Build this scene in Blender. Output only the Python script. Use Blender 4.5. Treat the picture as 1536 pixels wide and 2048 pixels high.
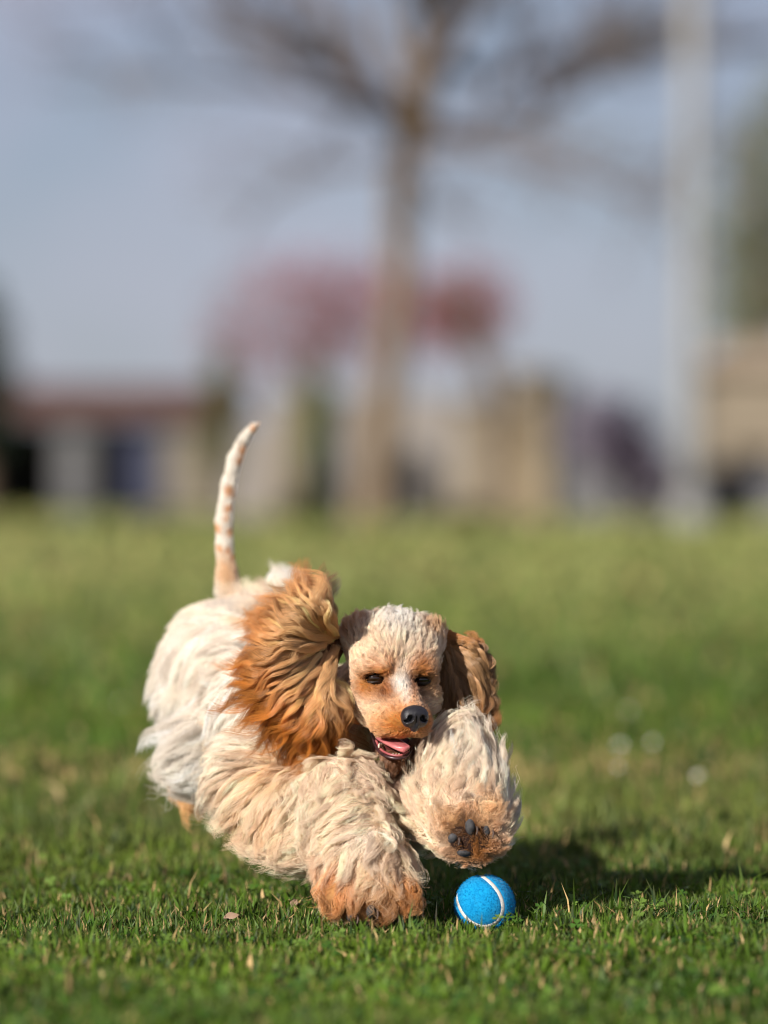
import bpy, math, random
import numpy as np
from mathutils import Vector, Matrix, Quaternion
from mathutils.bvhtree import BVHTree
from mathutils.kdtree import KDTree

for o in list(bpy.data.objects):
    bpy.data.objects.remove(o)
scene = bpy.context.scene
COL = scene.collection
R = math.radians
rng = np.random.default_rng(7)
random.seed(7)

# ------------------------------------------------------------------ camera, sky, sun, exposure
DIST, CAM_H, PXM, HY = 6.2, 0.497, 1840.0, 960.0     # metres to the ball, lens height, photo pixels per metre there, horizon row
SUN_AZ, SUN_EL = 38.0, 24.5                          # sun behind the photographer's left shoulder
cd = bpy.data.cameras.new('camera')
cam = bpy.data.objects.new('camera', cd)
COL.objects.link(cam)
cam.location = (0, -DIST, CAM_H)
cd.sensor_fit = 'VERTICAL'
cd.sensor_height = 36.0
cd.lens = 36.0 * PXM * DIST / 2048.0
cam.rotation_euler = (R(90) - math.atan((1024 - HY) / PXM / DIST), 0, 0)
cd.clip_start, cd.clip_end = 0.05, 4000
cd.dof.use_dof = True
cd.dof.focus_distance = DIST + 0.05
cd.dof.aperture_fstop = 3.0
cd.dof.aperture_blades = 0
scene.camera = cam

world = bpy.data.worlds.new('World')
scene.world = world
world.use_nodes = True
wn = world.node_tree
sky = wn.nodes.new('ShaderNodeTexSky')
sky.sky_type = 'NISHITA'
sky.sun_disc = False
sky.sun_elevation = R(SUN_EL)
sky.sun_rotation = R(180 + SUN_AZ)
sky.air_density, sky.dust_density, sky.ozone_density = 0.6, 0.6, 2.0
bg = wn.nodes['Background']
bg.inputs['Strength'].default_value = 0.05
veil = wn.nodes.new('ShaderNodeMix')                  # thin high cloud drifting all over the sky
veil.data_type = 'RGBA'
veil.inputs['Factor'].default_value = 0.45
veil.inputs['B'].default_value = (9.0, 8.5, 10.4, 1)
wtc = wn.nodes.new('ShaderNodeTexCoord')
wmap = wn.nodes.new('ShaderNodeMapping')
wmap.inputs['Scale'].default_value = (1, 1, 1.6)
wnz = wn.nodes.new('ShaderNodeTexNoise')
wnz.inputs['Scale'].default_value = 11.0
wnz.inputs['Detail'].default_value = 4.0
wrg = wn.nodes.new('ShaderNodeMapRange')
wrg.inputs['From Min'].default_value, wrg.inputs['From Max'].default_value = 0.32, 0.68
wrg.inputs['To Min'].default_value, wrg.inputs['To Max'].default_value = 0.16, 0.66
wn.links.new(wtc.outputs['Generated'], wmap.inputs['Vector'])
wn.links.new(wmap.outputs['Vector'], wnz.inputs['Vector'])
wn.links.new(wnz.outputs['Fac'], wrg.inputs['Value'])
wn.links.new(wrg.outputs['Result'], veil.inputs['Factor'])
wn.links.new(sky.outputs['Color'], veil.inputs['A'])
wn.links.new(veil.outputs['Result'], bg.inputs['Color'])

sl = bpy.data.lights.new('sun', 'SUN')
sun = bpy.data.objects.new('sun', sl)
COL.objects.link(sun)
sl.energy = 5.0
sl.angle = R(0.55)
sl.color = (1.0, 0.93, 0.84)
sd = Vector((-math.sin(R(SUN_AZ)) * math.cos(R(SUN_EL)), -math.cos(R(SUN_AZ)) * math.cos(R(SUN_EL)), math.sin(R(SUN_EL))))
sun.rotation_euler = sd.to_track_quat('Z', 'Y').to_euler()
sun.location = sd * 30

vs = scene.view_settings
vs.view_transform = 'Standard'
vs.look = 'None'
vs.exposure = 0.36
vs.gamma = 1.0
vs.use_curve_mapping = False
scene.render.engine = 'CYCLES'
cy = scene.cycles
cy.use_denoising = True
cy.max_bounces, cy.diffuse_bounces, cy.glossy_bounces, cy.transmission_bounces = 10, 3, 3, 6
cy.transparent_max_bounces = 8
cy.use_adaptive_sampling = False
cy.filter_width = 1.1
cy.sample_clamp_indirect = 6.0
scene.cycles_curves.shape = 'RIBBONS'
scene.cycles_curves.subdivisions = 2


# ------------------------------------------------------------------ helpers
def P(px, py, y=0.0):
    """photo pixel at depth y behind the ball -> world point"""
    k = (DIST + y) / DIST
    return np.array([(px - 768.0) / PXM * k, y, CAM_H - (py - HY) / PXM * k])


def M(px, y=0.0):
    return px / PXM * (DIST + y) / DIST


def unit(v):
    v = np.asarray(v, float)
    return v / (np.linalg.norm(v, axis=-1, keepdims=True) + 1e-12)


def tag(o, label=None, cat=None, group=None, kind=None):
    if label: o['label'] = label
    if cat: o['category'] = cat
    if group: o['group'] = group
    if kind: o['kind'] = kind
    return o


def link(o, parent=None):
    COL.objects.link(o)
    if parent is not None:
        o.parent = parent
        o.matrix_parent_inverse = Matrix.Translation(parent.location).inverted()
    return o


def empty(name, loc):
    o = bpy.data.objects.new(name, None)
    o.location = loc
    o.empty_display_size = 0.05
    COL.objects.link(o)
    return o


def mesh_obj(name, verts, faces, mat=None, parent=None, smooth=True, colors=None):
    verts = np.asarray(verts, np.float32).reshape(-1, 3)
    me = bpy.data.meshes.new(name)
    if isinstance(faces, np.ndarray):
        nf, k = faces.shape
        me.vertices.add(len(verts))
        me.vertices.foreach_set('co', verts.ravel())
        me.loops.add(nf * k)
        me.loops.foreach_set('vertex_index', faces.astype(np.int32).ravel())
        me.polygons.add(nf)
        me.polygons.foreach_set('loop_start', np.arange(0, nf * k, k, dtype=np.int32))
        me.polygons.foreach_set('loop_total', np.full(nf, k, np.int32))
        me.update(calc_edges=True)
    else:
        me.from_pydata([tuple(map(float, v)) for v in verts], [], faces)
        me.update()
    if smooth:
        me.polygons.foreach_set('use_smooth', np.ones(len(me.polygons), bool))
    if colors is not None:
        a = me.attributes.new('tint', 'FLOAT_COLOR', 'POINT')
        c = np.ones((len(verts), 4), np.float32)
        c[:, :3] = colors
        a.data.foreach_set('color', c.ravel())
    o = bpy.data.objects.new(name, me)
    if mat: me.materials.append(mat)
    link(o, parent)
    return o


class MB:
    """collects verts and faces for one mesh"""
    def __init__(s):
        s.v, s.f, s.c = [], [], []

    def add(s, v, f, col=None):
        n = len(s.v)
        s.v += [tuple(map(float, q)) for q in v]
        s.f += [tuple(i + n for i in q) for q in f]
        if col is not None:
            s.c += [col] * len(v)

    def box(s, lo, hi, bevel=0.0, jitter=0.0):
        x0, y0, z0 = lo; x1, y1, z1 = hi
        b = bevel
        v = []
        for zz, ins in ((z0, b), (z0 + b, 0), (z1 - b, 0), (z1, b)) if b else ((z0, 0), (z1, 0)):
            v += [(x0 + ins, y0 + ins, zz), (x1 - ins, y0 + ins, zz), (x1 - ins, y1 - ins, zz), (x0 + ins, y1 - ins, zz)]
        if jitter:
            v = [tuple(c + random.uniform(-jitter, jitter) for c in q) for q in v]
        f = [(3, 2, 1, 0)]
        m = len(v) // 4
        for r in range(m - 1):
            for i in range(4):
                j = (i + 1) % 4
                f.append((r * 4 + i, r * 4 + j, r * 4 + 4 + j, r * 4 + 4 + i))
        t = (m - 1) * 4
        f.append((t, t + 1, t + 2, t + 3))
        s.add(v, f)

    def tube(s, pts, rad, seg=8, cap=True):
        pts = np.asarray(pts, float)
        rad = np.broadcast_to(np.asarray(rad, float), (len(pts),))
        t = unit(np.gradient(pts, axis=0))
        ref = np.array([0.31, 0.9, 0.2]) if abs(t[0] @ unit([0.31, 0.9, 0.2])) < 0.9 else np.array([1., 0, 0])
        v = []
        for p, d, r in zip(pts, t, rad):
            u = unit(np.cross(d, ref)); w = np.cross(d, u)
            for i in range(seg):
                a = 2 * math.pi * i / seg
                v.append(p + r * (math.cos(a) * u + math.sin(a) * w))
        f = []
        for k in range(len(pts) - 1):
            for i in range(seg):
                j = (i + 1) % seg
                f.append((k * seg + i, k * seg + j, (k + 1) * seg + j, (k + 1) * seg + i))
        if cap:
            f.append(tuple(range(seg - 1, -1, -1)))
            f.append(tuple(range((len(pts) - 1) * seg, len(pts) * seg)))
        s.add(v, f)

    def build(s, name, mat, parent=None, smooth=True):
        return mesh_obj(name, s.v, s.f, mat, parent, smooth)


def ellipsoid(c, r, rot=None, nu=24, nv=14):
    v, f = [], []
    for j in range(nv + 1):
        th = math.pi * j / nv
        for i in range(nu):
            a = 2 * math.pi * i / nu
            v.append((math.sin(th) * math.cos(a) * r[0], math.sin(th) * math.sin(a) * r[1], math.cos(th) * r[2]))
    for j in range(nv):
        for i in range(nu):
            k = (i + 1) % nu
            f.append((j * nu + i, (j + 1) * nu + i, (j + 1) * nu + k, j * nu + k))
    v = np.array(v)
    if rot is not None:
        v = v @ np.array(rot).T
    return v + np.asarray(c), f


def smooth_path(pts, n):
    """Catmull-Rom through pts"""
    p = np.asarray(pts, float)
    p = np.vstack([2 * p[0] - p[1], p, 2 * p[-1] - p[-2]])
    out = []
    t = np.linspace(0, len(p) - 3 - 1e-9, n)
    for q in t:
        i = int(q); u = q - i
        a, b, c, d = p[i:i + 4]
        out.append(0.5 * ((2 * b) + (c - a) * u + (2 * a - 5 * b + 4 * c - d) * u * u + (3 * b - a - 3 * c + d) * u ** 3))
    return np.array(out)


# ---- materials
def new_mat(name):
    m = bpy.data.materials.new(name)
    m.use_nodes = True
    return m, m.node_tree, m.node_tree.nodes['Principled BSDF']


def noise_mat(name, c1, c2, scale=6.0, rough=0.8, bump=0.0, detail=5.0, bscale=None, spec=0.3, stops=(0.35, 0.65), c3=None):
    m, nt, b = new_mat(name)
    tc = nt.nodes.new('ShaderNodeTexCoord')
    n = nt.nodes.new('ShaderNodeTexNoise')
    n.inputs['Scale'].default_value = scale
    n.inputs['Detail'].default_value = detail
    nt.links.new(tc.outputs['Object'], n.inputs['Vector'])
    r = nt.nodes.new('ShaderNodeValToRGB')
    r.color_ramp.elements[0].position, r.color_ramp.elements[1].position = stops
    r.color_ramp.elements[0].color = (*c1, 1)
    r.color_ramp.elements[1].color = (*c2, 1)
    if c3:
        e = r.color_ramp.elements.new(0.5 * sum(stops)); e.color = (*c3, 1)
    nt.links.new(n.outputs['Fac'], r.inputs['Fac'])
    nt.links.new(r.outputs['Color'], b.inputs['Base Color'])
    b.inputs['Roughness'].default_value = rough
    b.inputs['Specular IOR Level'].default_value = spec
    if bump:
        n2 = nt.nodes.new('ShaderNodeTexNoise')
        n2.inputs['Scale'].default_value = bscale or scale * 4
        n2.inputs['Detail'].default_value = 6
        nt.links.new(tc.outputs['Object'], n2.inputs['Vector'])
        bp = nt.nodes.new('ShaderNodeBump')
        bp.inputs['Strength'].default_value = bump
        nt.links.new(n2.outputs['Fac'], bp.inputs['Height'])
        nt.links.new(bp.outputs['Normal'], b.inputs['Normal'])
    return m


def tint_mat(name, rough=0.6, trans=0.0, spec=0.3, trans_gain=(1.0, 1.0, 1.0)):
    """colour from the mesh's own per-blade / per-leaf tint"""
    m, nt, b = new_mat(name)
    a = nt.nodes.new('ShaderNodeAttribute')
    a.attribute_name = 'tint'
    nt.links.new(a.outputs['Color'], b.inputs['Base Color'])
    b.inputs['Roughness'].default_value = rough
    b.inputs['Specular IOR Level'].default_value = spec
    if trans:
        tr = nt.nodes.new('ShaderNodeBsdfTranslucent')
        mu = nt.nodes.new('ShaderNodeMix')
        mu.data_type = 'RGBA'; mu.blend_type = 'MULTIPLY'
        mu.inputs['Factor'].default_value = 1.0
        mu.inputs['B'].default_value = (*trans_gain, 1)
        nt.links.new(a.outputs['Color'], mu.inputs['A'])
        nt.links.new(mu.outputs['Result'], tr.inputs['Color'])
        mx = nt.nodes.new('ShaderNodeMixShader')
        mx.inputs['Fac'].default_value = trans
        nt.links.new(b.outputs['BSDF'], mx.inputs[1])
        nt.links.new(tr.outputs['BSDF'], mx.inputs[2])
        nt.links.new(mx.outputs['Shader'], nt.nodes['Material Output'].inputs['Surface'])
    return m


# ------------------------------------------------------------------ ground and grass
def ground_height(x, y):
    return 0.012 * np.sin(x * 2.1 + 0.7) * np.sin(y * 1.3 + 0.4) + 0.006 * np.sin(x * 5.3 + y * 3.1)


gm, nt, b = new_mat('soil_and_thatch')
tc = nt.nodes.new('ShaderNodeTexCoord')
n1 = nt.nodes.new('ShaderNodeTexNoise'); n1.inputs['Scale'].default_value = 0.35; n1.inputs['Detail'].default_value = 8
n2 = nt.nodes.new('ShaderNodeTexNoise'); n2.inputs['Scale'].default_value = 60; n2.inputs['Detail'].default_value = 6
nt.links.new(tc.outputs['Object'], n1.inputs['Vector']); nt.links.new(tc.outputs['Object'], n2.inputs['Vector'])
r1 = nt.nodes.new('ShaderNodeValToRGB')
for e, (p, c) in zip(r1.color_ramp.elements, ((0.35, (0.060, 0.100, 0.012)), (0.68, (0.190, 0.180, 0.050)))):
    e.position = p; e.color = (*c, 1)
r2 = nt.nodes.new('ShaderNodeValToRGB')
for e, (p, c) in zip(r2.color_ramp.elements, ((0.3, (0.2, 0.2, 0.2)), (0.7, (1, 1, 1)))):
    e.position = p; e.color = (*c, 1)
mu = nt.nodes.new('ShaderNodeMix'); mu.data_type = 'RGBA'; mu.blend_type = 'MULTIPLY'; mu.inputs['Factor'].default_value = 1
nt.links.new(n1.outputs['Fac'], r1.inputs['Fac']); nt.links.new(n2.outputs['Fac'], r2.inputs['Fac'])
nt.links.new(r1.outputs['Color'], mu.inputs['A']); nt.links.new(r2.outputs['Color'], mu.inputs['B'])
nt.links.new(mu.outputs['Result'], b.inputs['Base Color'])
b.inputs['Roughness'].default_value = 0.95
b.inputs['Specular IOR Level'].default_value = 0.1
bp = nt.nodes.new('ShaderNodeBump'); bp.inputs['Strength'].default_value = 0.8; bp.inputs['Distance'].default_value = 0.02
nt.links.new(n2.outputs['Fac'], bp.inputs['Height']); nt.links.new(bp.outputs['Normal'], b.inputs['Normal'])


def axis(lo, hi, fine, coarse_n, lo_far, hi_far):
    a = np.arange(lo, hi, fine)
    g = np.geomspace(1, 1 + (hi_far - hi), coarse_n) - 1 + hi
    h = lo - (np.geomspace(1, 1 + (lo - lo_far), coarse_n) - 1)[::-1]
    return np.concatenate([h[:-1], a, g])


gx = axis(-2.4, 2.4, 0.08, 16, -900, 900)
gy = axis(-3.0, 5.0, 0.08, 18, -200, 1800)
GX, GY = np.meshgrid(gx, gy, indexing='ij')
fade = np.exp(-np.maximum(0, np.hypot(GX, GY) - 6) / 3)
GZ = ground_height(GX, GY) * fade
nx, ny = GX.shape
idx = np.arange(nx * ny).reshape(nx, ny)
F = np.stack([idx[:-1, :-1], idx[1:, :-1], idx[1:, 1:], idx[:-1, 1:]], -1).reshape(-1, 4)
tag(mesh_obj('ground', np.stack([GX, GY, GZ], -1).reshape(-1, 3), F, gm), kind='structure')


def gz(x, y):
    return ground_height(x, y) * np.exp(-np.maximum(0, np.hypot(x, y) - 6) / 3)


def vnoise(x, y, scale, seed):
    """smooth value noise in numpy"""
    g = np.random.default_rng(seed).random((64, 64))
    u, v = x / scale + 1000, y / scale + 1000
    i, j = np.floor(u).astype(int), np.floor(v).astype(int)
    a, b_ = u - i, v - j
    a, b_ = a * a * (3 - 2 * a), b_ * b_ * (3 - 2 * b_)
    i0, i1, j0, j1 = i % 64, (i + 1) % 64, j % 64, (j + 1) % 64
    return (g[i0, j0] * (1 - a) + g[i1, j0] * a) * (1 - b_) + (g[i0, j1] * (1 - a) + g[i1, j1] * a) * b_


def field_colour(x, y, n):
    """living grass tint: lush green with straw-coloured, dry and clover-dark drifts"""
    green = np.array([0.038, 0.104, 0.005]); lime = np.array([0.100, 0.172, 0.010])
    olive = np.array([0.200, 0.205, 0.062]); straw = np.array([0.42, 0.29, 0.13]); deep = np.array([0.014, 0.042, 0.004])
    d = y + DIST
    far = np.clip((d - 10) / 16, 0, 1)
    a = vnoise(x, y, 0.35, 3); b1 = vnoise(x, y, 1.6, 4); c1 = vnoise(x * 0.45, y, 1.5, 5)
    col = green + (lime - green) * np.clip(a * 1.2 - 0.1, 0, 1)[:, None]
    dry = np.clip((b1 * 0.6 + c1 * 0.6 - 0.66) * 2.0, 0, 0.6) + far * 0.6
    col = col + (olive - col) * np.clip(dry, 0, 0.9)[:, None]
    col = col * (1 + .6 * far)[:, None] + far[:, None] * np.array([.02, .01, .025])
    band = np.exp(-((y - 7.2) / 2.0) ** 2) * 0.45 + np.exp(-((y - 4.4) / 0.5) ** 2) * 0.0
    col = col + (green - col) * band[:, None]
    r = rng.random(n)
    col = np.where((r < 0.22)[:, None], deep, col)
    ps = 0.05 + 0.09 * np.clip(b1 - 0.4, 0, 1) + 0.2 * np.exp(-((y - 3.4) / 0.5) ** 2)
    col = np.where((r > 1 - ps)[:, None], straw * (0.7 + 0.6 * rng.random(n))[:, None], col)
    mott = .62 + .5 * vnoise(x, y, .085, 41) + .3 * vnoise(x, y, .3, 42)
    return col * (rng.uniform(0.7, 1.3, n) * mott)[:, None]


def blades(x, y, h, w, lean=0.5):
    n = len(x)
    z = gz(x, y)
    az = rng.uniform(0, 2 * math.pi, n)
    sx, sy = np.cos(az) * w * 0.5, np.sin(az) * w * 0.5
    la = rng.uniform(0, 2 * math.pi, n)
    l = np.abs(rng.normal(0, lean, n)) * h
    lx, ly = np.cos(la) * l, np.sin(la) * l
    v = np.empty((n, 5, 3), np.float32)
    v[:, 0] = np.stack([x - sx, y - sy, z - 0.003], 1)
    v[:, 1] = np.stack([x + sx, y + sy, z - 0.003], 1)
    hz = z + h * 0.6
    v[:, 2] = np.stack([x + sx * 0.85 + lx * 0.35, y + sy * 0.85 + ly * 0.35, hz], 1)
    v[:, 3] = np.stack([x - sx * 0.85 + lx * 0.35, y - sy * 0.85 + ly * 0.35, hz], 1)
    v[:, 4] = np.stack([x + lx, y + ly, z + h * np.sqrt(np.clip(1 - (l / h * 0.75) ** 2, 0.15, 1))], 1)
    b0 = np.arange(n)[:, None] * 5
    f = np.concatenate([b0 + [0, 1, 2], b0 + [0, 2, 3], b0 + [3, 2, 4]], 0)
    c = field_colour(x, y, n)
    c = np.repeat(c[:, None], 5, 1)
    c[:, 4] = c[:, 4] * 0.7 + np.array([0.20, 0.17, 0.05]) * 0.3
    return v.reshape(-1, 3), f, c.reshape(-1, 3)


BALL_C = P(969.5, 1810, 0.0)
BALL_R = 0.0326
GV, GF, GC = [], [], []
off = 0
#        y range, half width, blades per m2, height, width
for (y0, y1, in0, in1, hw0, hw1, dens, hh, ww) in [(a, b_, 0, 0, *q) for a, b_, *q in ((-1.45, -0.45, 0.62, 0.68, 52000, 0.018, 0.0032), (-0.45, 1.0, 0.68, 0.85, 66000, 0.020, 0.0027),
                                          (1.0, 2.6, 0.95, 1.15, 26000, 0.030, 0.0042), (2.6, 6.0, 1.2, 1.7, 6500, 0.036, 0.0075),
                                          (6.0, 14.0, 1.9, 2.8, 1100, 0.044, 0.016), (14.0, 30.0, 3.0, 5.5, 230, 0.055, 0.04),
                                          (30.0, 62.0, 6.5, 12.0, 45, 0.075, 0.11))] + [
        # thinner, coarser turf beside and in front of the picture
        (-3.2, -1.45, 0, 0, 1.6, 2.0, 6500, 0.020, 0.0075), (-1.45, 2.6, .62, 1.1, 2.6, 3.2, 6000, 0.022, 0.0078), (2.6, 14.0, 1.15, 2.7, 5.0, 8.0, 750, 0.036, 0.020), (14.0, 62.0, 2.9, 11.5, 12.0, 32.0, 28, 0.07, 0.12)]:
    n = int(dens * (y1 - y0) * (hw0 + hw1 - in0 - in1))
    y = y0 + (y1 - y0) * rng.random(n)
    q = (y - y0) / (y1 - y0)
    xi, xo = in0 + (in1 - in0) * q, hw0 + (hw1 - hw0) * q
    x = np.where(rng.random(n) < .5, -1, 1) * (xi + (xo - xi) * rng.random(n))
    tuft = .6 * vnoise(x, y, 0.05 if y1 < 3 else 0.3, 11) + .4 * vnoise(x, y, 0.022 if y1 < 3 else 0.12, 12)
    h = hh * rng.uniform(0.45, 1.2, n) * (0.25 + 1.5 * tuft)
    ww = np.where(rng.random(n) < .14, ww * 1.7, ww)
    h = np.where(rng.random(n) < .02, h * 1.8, h)
    h = h * (1 - .45 * np.exp(-((x - BALL_C[0]) / .05) ** 2 - ((y + .07) / .07) ** 2))
    keep = np.hypot(x - BALL_C[0], y - BALL_C[1]) > BALL_R * 0.75
    x, y, h = x[keep], y[keep], h[keep]
    v, f, c = blades(x, y, h, ww[keep] * rng.uniform(0.6, 1.3, len(x)), 0.55)
    GV.append(v); GF.append(f + off); GC.append(c)
    off += len(v)
grass_mat = tint_mat('grass_blades', rough=0.55, trans=0.16, spec=0.35, trans_gain=(1.1, 1.15, 0.6))
g = mesh_obj('grass', np.concatenate(GV), np.concatenate(GF), grass_mat, smooth=False, colors=np.concatenate(GC))
tag(g, 'short green lawn with straw coloured blades', 'grass', kind='stuff')

# clover: three rounded leaflets on a stem, scattered thickly in the near lawn
n = 4200
y = np.where(rng.random(n) < 0.72, rng.uniform(-1.4, 0.25, n), rng.uniform(0.25, 2.2, n))
x = rng.uniform(-0.85, 0.95, n)
keep = (vnoise(x, y, 0.22, 21) > 0.42) & (np.hypot(x - BALL_C[0], y - BALL_C[1]) > BALL_R * 1.05)
x, y = x[keep], y[keep]
cv, cf, cc = [], [], []
off = 0
for px_, py_ in zip(x, y):
    z = float(gz(px_, py_)) + random.uniform(0.008, 0.024)
    s = random.uniform(0.0035, 0.0075)
    nrm = unit([random.gauss(0, .45), random.gauss(-0.25, .45), 1])
    u = unit(np.cross(nrm, [0.3, 1, 0.1])); w = np.cross(nrm, u)
    a0 = random.uniform(0, 6.28)
    col = np.array(random.choice(((0.05, 0.125, 0.012), (0.085, 0.165, 0.018), (0.12, 0.20, 0.03), (0.04, 0.10, 0.012)))) * random.uniform(.8, 1.25)
    for k in range(3):
        a = a0 + k * 2.094 + random.uniform(-.15, .15)
        d = math.cos(a) * u + math.sin(a) * w
        e = -math.sin(a) * u + math.cos(a) * w
        c0 = np.array([px_, py_, z])
        cv += [c0, c0 + d * s * .55 + e * s * .5 + nrm * s * .14, c0 + d * s * 1.15 + e * s * .42 + nrm * s * .1, c0 + d * s * 1.02,
               c0 + d * s * 1.15 - e * s * .42 + nrm * s * .1, c0 + d * s * .55 - e * s * .5 + nrm * s * .14]
        cf += [(off, off + 1, off + 2), (off, off + 2, off + 3), (off, off + 3, off + 4), (off, off + 4, off + 5)]
        cc += [col] * 6
        off += 6
tag(mesh_obj('clover', np.array(cv), np.array(cf), grass_mat, smooth=False, colors=np.array(cc)), 'small clover leaves growing through the lawn', 'clover', kind='stuff')


# ------------------------------------------------------------------ far background, 55 to 95 m behind the ball
bark = noise_mat('tree_bark', (0.115, 0.078, 0.044), (0.20, 0.14, 0.078), 7, 0.9, 0.5)
dark_bark = noise_mat('dark_bark', (0.07, 0.05, 0.035), (0.15, 0.11, 0.075), 8, 0.9, 0.5)
leaf_mat = tint_mat('far_leaves', rough=0.6, trans=0.3)


def leaf_cloud(lobes, n, size, cols, squash=1.0):
    """many small leaves spread through a set of ellipsoid lobes (centre, radii)"""
    vol = np.array([np.prod(r) for _, r in lobes]); vol = vol / vol.sum()
    k = rng.choice(len(lobes), n, p=vol)
    C = np.array([c for c, _ in lobes])[k]; Rr = np.array([r for _, r in lobes])[k]
    d = unit(rng.normal(size=(n, 3))) * (rng.random(n) ** 0.45)[:, None]
    p = C + d * Rr
    a = unit(rng.normal(size=(n, 3))); b_ = unit(np.cross(a, rng.normal(size=(n, 3))))
    s = size * rng.uniform(0.5, 1.3, n)[:, None]
    v = np.stack([p - a * s, p + b_ * s * .55, p + a * s, p - b_ * s * .55], 1).reshape(-1, 3)
    f = np.arange(n * 4).reshape(n, 4)
    cols = np.array(cols)
    clump = (vnoise(p[:, 0] * 3 + p[:, 1], p[:, 2] * 3, 1.0, 31) * len(cols) * 0.999).astype(int)
    mix = np.where(rng.random(n) < 0.6, clump, rng.integers(0, len(cols), n))
    c = cols[mix] * rng.uniform(0.7, 1.3, n)[:, None]
    return v, f, np.repeat(c, 4, 0)


def limb_mesh(mb, pts, r0, r1, depth, rnd, spread=0.55):
    """a bending tapered limb that sheds smaller limbs"""
    pts = smooth_path(pts, max(6, len(pts) * 3))
    pts = pts + np.array([[rnd.gauss(0, r0 * 0.25) for _ in range(3)] for _ in pts]) * np.linspace(0, 1, len(pts))[:, None]
    mb.tube(pts, np.linspace(r0, r1, len(pts)), 7 if r0 > 0.03 else 5)
    if depth <= 0:
        return
    L = np.linalg.norm(pts[-1] - pts[0])
    for k in range(rnd.randint(7, 10)):
        i = rnd.randint(len(pts) // 4, len(pts) - 2)
        d = unit(pts[i + 1] - pts[i])
        side = unit(np.array([rnd.gauss(0, 1), rnd.gauss(0, .8), rnd.gauss(0.25, .8)]))
        dd = unit(d * 0.75 + side * spread * 1.3)
        l = L * rnd.uniform(0.3, 0.55)
        q = [pts[i], pts[i] + dd * l * .5 + np.array([0, 0, l * .04]), pts[i] + dd * l + np.array([rnd.gauss(0, l * .1), rnd.gauss(0, l * .1), l * rnd.uniform(-.08, .2)])]
        rr = r0 + (r1 - r0) * i / len(pts)
        limb_mesh(mb, q, rr * 0.55, rr * 0.12, depth - 1, rnd, spread)


# the bare tree in the middle
TY = 55.0
twig = noise_mat('twig_bark', (0.10, 0.085, 0.09), (0.19, 0.16, 0.155), 7, 0.9, 0.4)
t = empty('bare_tree', P(765, 1045, TY) * [1, 1, 0])
tag(t, 'bare pale barked tree standing in the middle behind the dog', 'tree')
rnd = random.Random(5)
mb = MB()
tp = smooth_path([P(744, 1062, TY), P(752, 960, TY), P(770, 800, TY), P(792, 620, TY), P(802, 470, TY), P(808, 330, TY), P(822, 260, TY)], 26)
tr = np.interp(np.linspace(0, 1, 26), [0, .05, .2, .6, 1], [M(50, TY), M(40, TY), M(33, TY), M(28, TY), M(38, TY)])
tp[:, :2] += np.array([[rnd.gauss(0, .01), rnd.gauss(0, .01)] for _ in tp])
mb.tube(tp, tr, 16)
mb.build('trunk', bark, t)
limbs = [([(822, 275, 0), (845, 170, .1), (862, 70, .2), (880, -60, .2), (900, -260, 0)], 46, 20, 1),
         ([(815, 250, 0), (745, 190, -.3), (650, 140, -.6), (540, 85, -.9), (420, 5, -1.1), (330, -90, -1.2)], 26, 10, 2),
         ([(812, 230, 0), (740, 170, .6), (690, 90, 1.0), (640, -20, 1.3), (600, -150, 1.5)], 24, 9, 2),
         ([(805, 255, 0), (700, 205, -.8), (540, 175, -1.6), (380, 160, -2.2), (220, 160, -2.6)], 17, 6, 2),
         ([(840, 270, 0), (930, 262, .3), (1060, 225, .5), (1170, 165, .6), (1290, 95, .5), (1420, 50, .2)], 25, 9, 2),
         ([(840, 290, 0), (950, 295, -.5), (1090, 330, -1.), (1230, 375, -1.4), (1350, 420, -1.7)], 17, 6, 2),
         ([(860, 110, 0), (960, 150, .8), (1080, 130, 1.5), (1250, 90, 2.2), (1400, 92, 2.6), (1560, 80, 3.0)], 22, 8, 2),
         ([(850, 150, 0), (920, 60, -.7), (1010, -40, -1.2), (1120, -160, -1.6)], 26, 9, 2),
         ([(795, 320, 0), (720, 330, .6), (620, 350, 1.0), (530, 400, 1.2), (470, 480, 1.3)], 11, 4, 1),
         ([(815, 300, 0), (860, 380, -.9), (905, 430, -1.6), (950, 455, -2.2)], 10, 4, 1),
         ([(865, 40, .1), (800, -60, -.6), (740, -180, -1.0)], 26, 9, 2)]
for pts, a, b_, dep in limbs:
    mb = MB()
    limb_mesh(mb, [P(p[0], p[1], TY + p[2]) for p in pts], M(a, TY), M(b_, TY), dep, rnd)
    mb.build('limb', twig if a < 40 else bark, t)
v, f, c = leaf_cloud([(P(600, 130, TY), (.7, .6, .7)), (P(680, 250, TY), (.5, .6, .6)), (P(650, 60, TY), (.6, .6, .5)), (P(300, 180, TY), (1.0, 1, .5)), (P(1150, 300, TY), (1.2, 1, .5)), (P(1250, 70, TY), (1.2, 1, .5)), (P(480, 330, TY), (.7, .8, .7))], 2600, 0.026,
                     [(0.20, 0.20, 0.09), (0.22, 0.15, 0.12), (0.26, 0.20, 0.14)])
mesh_obj('crown', v, f, leaf_mat, t, smooth=False, colors=c)


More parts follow.
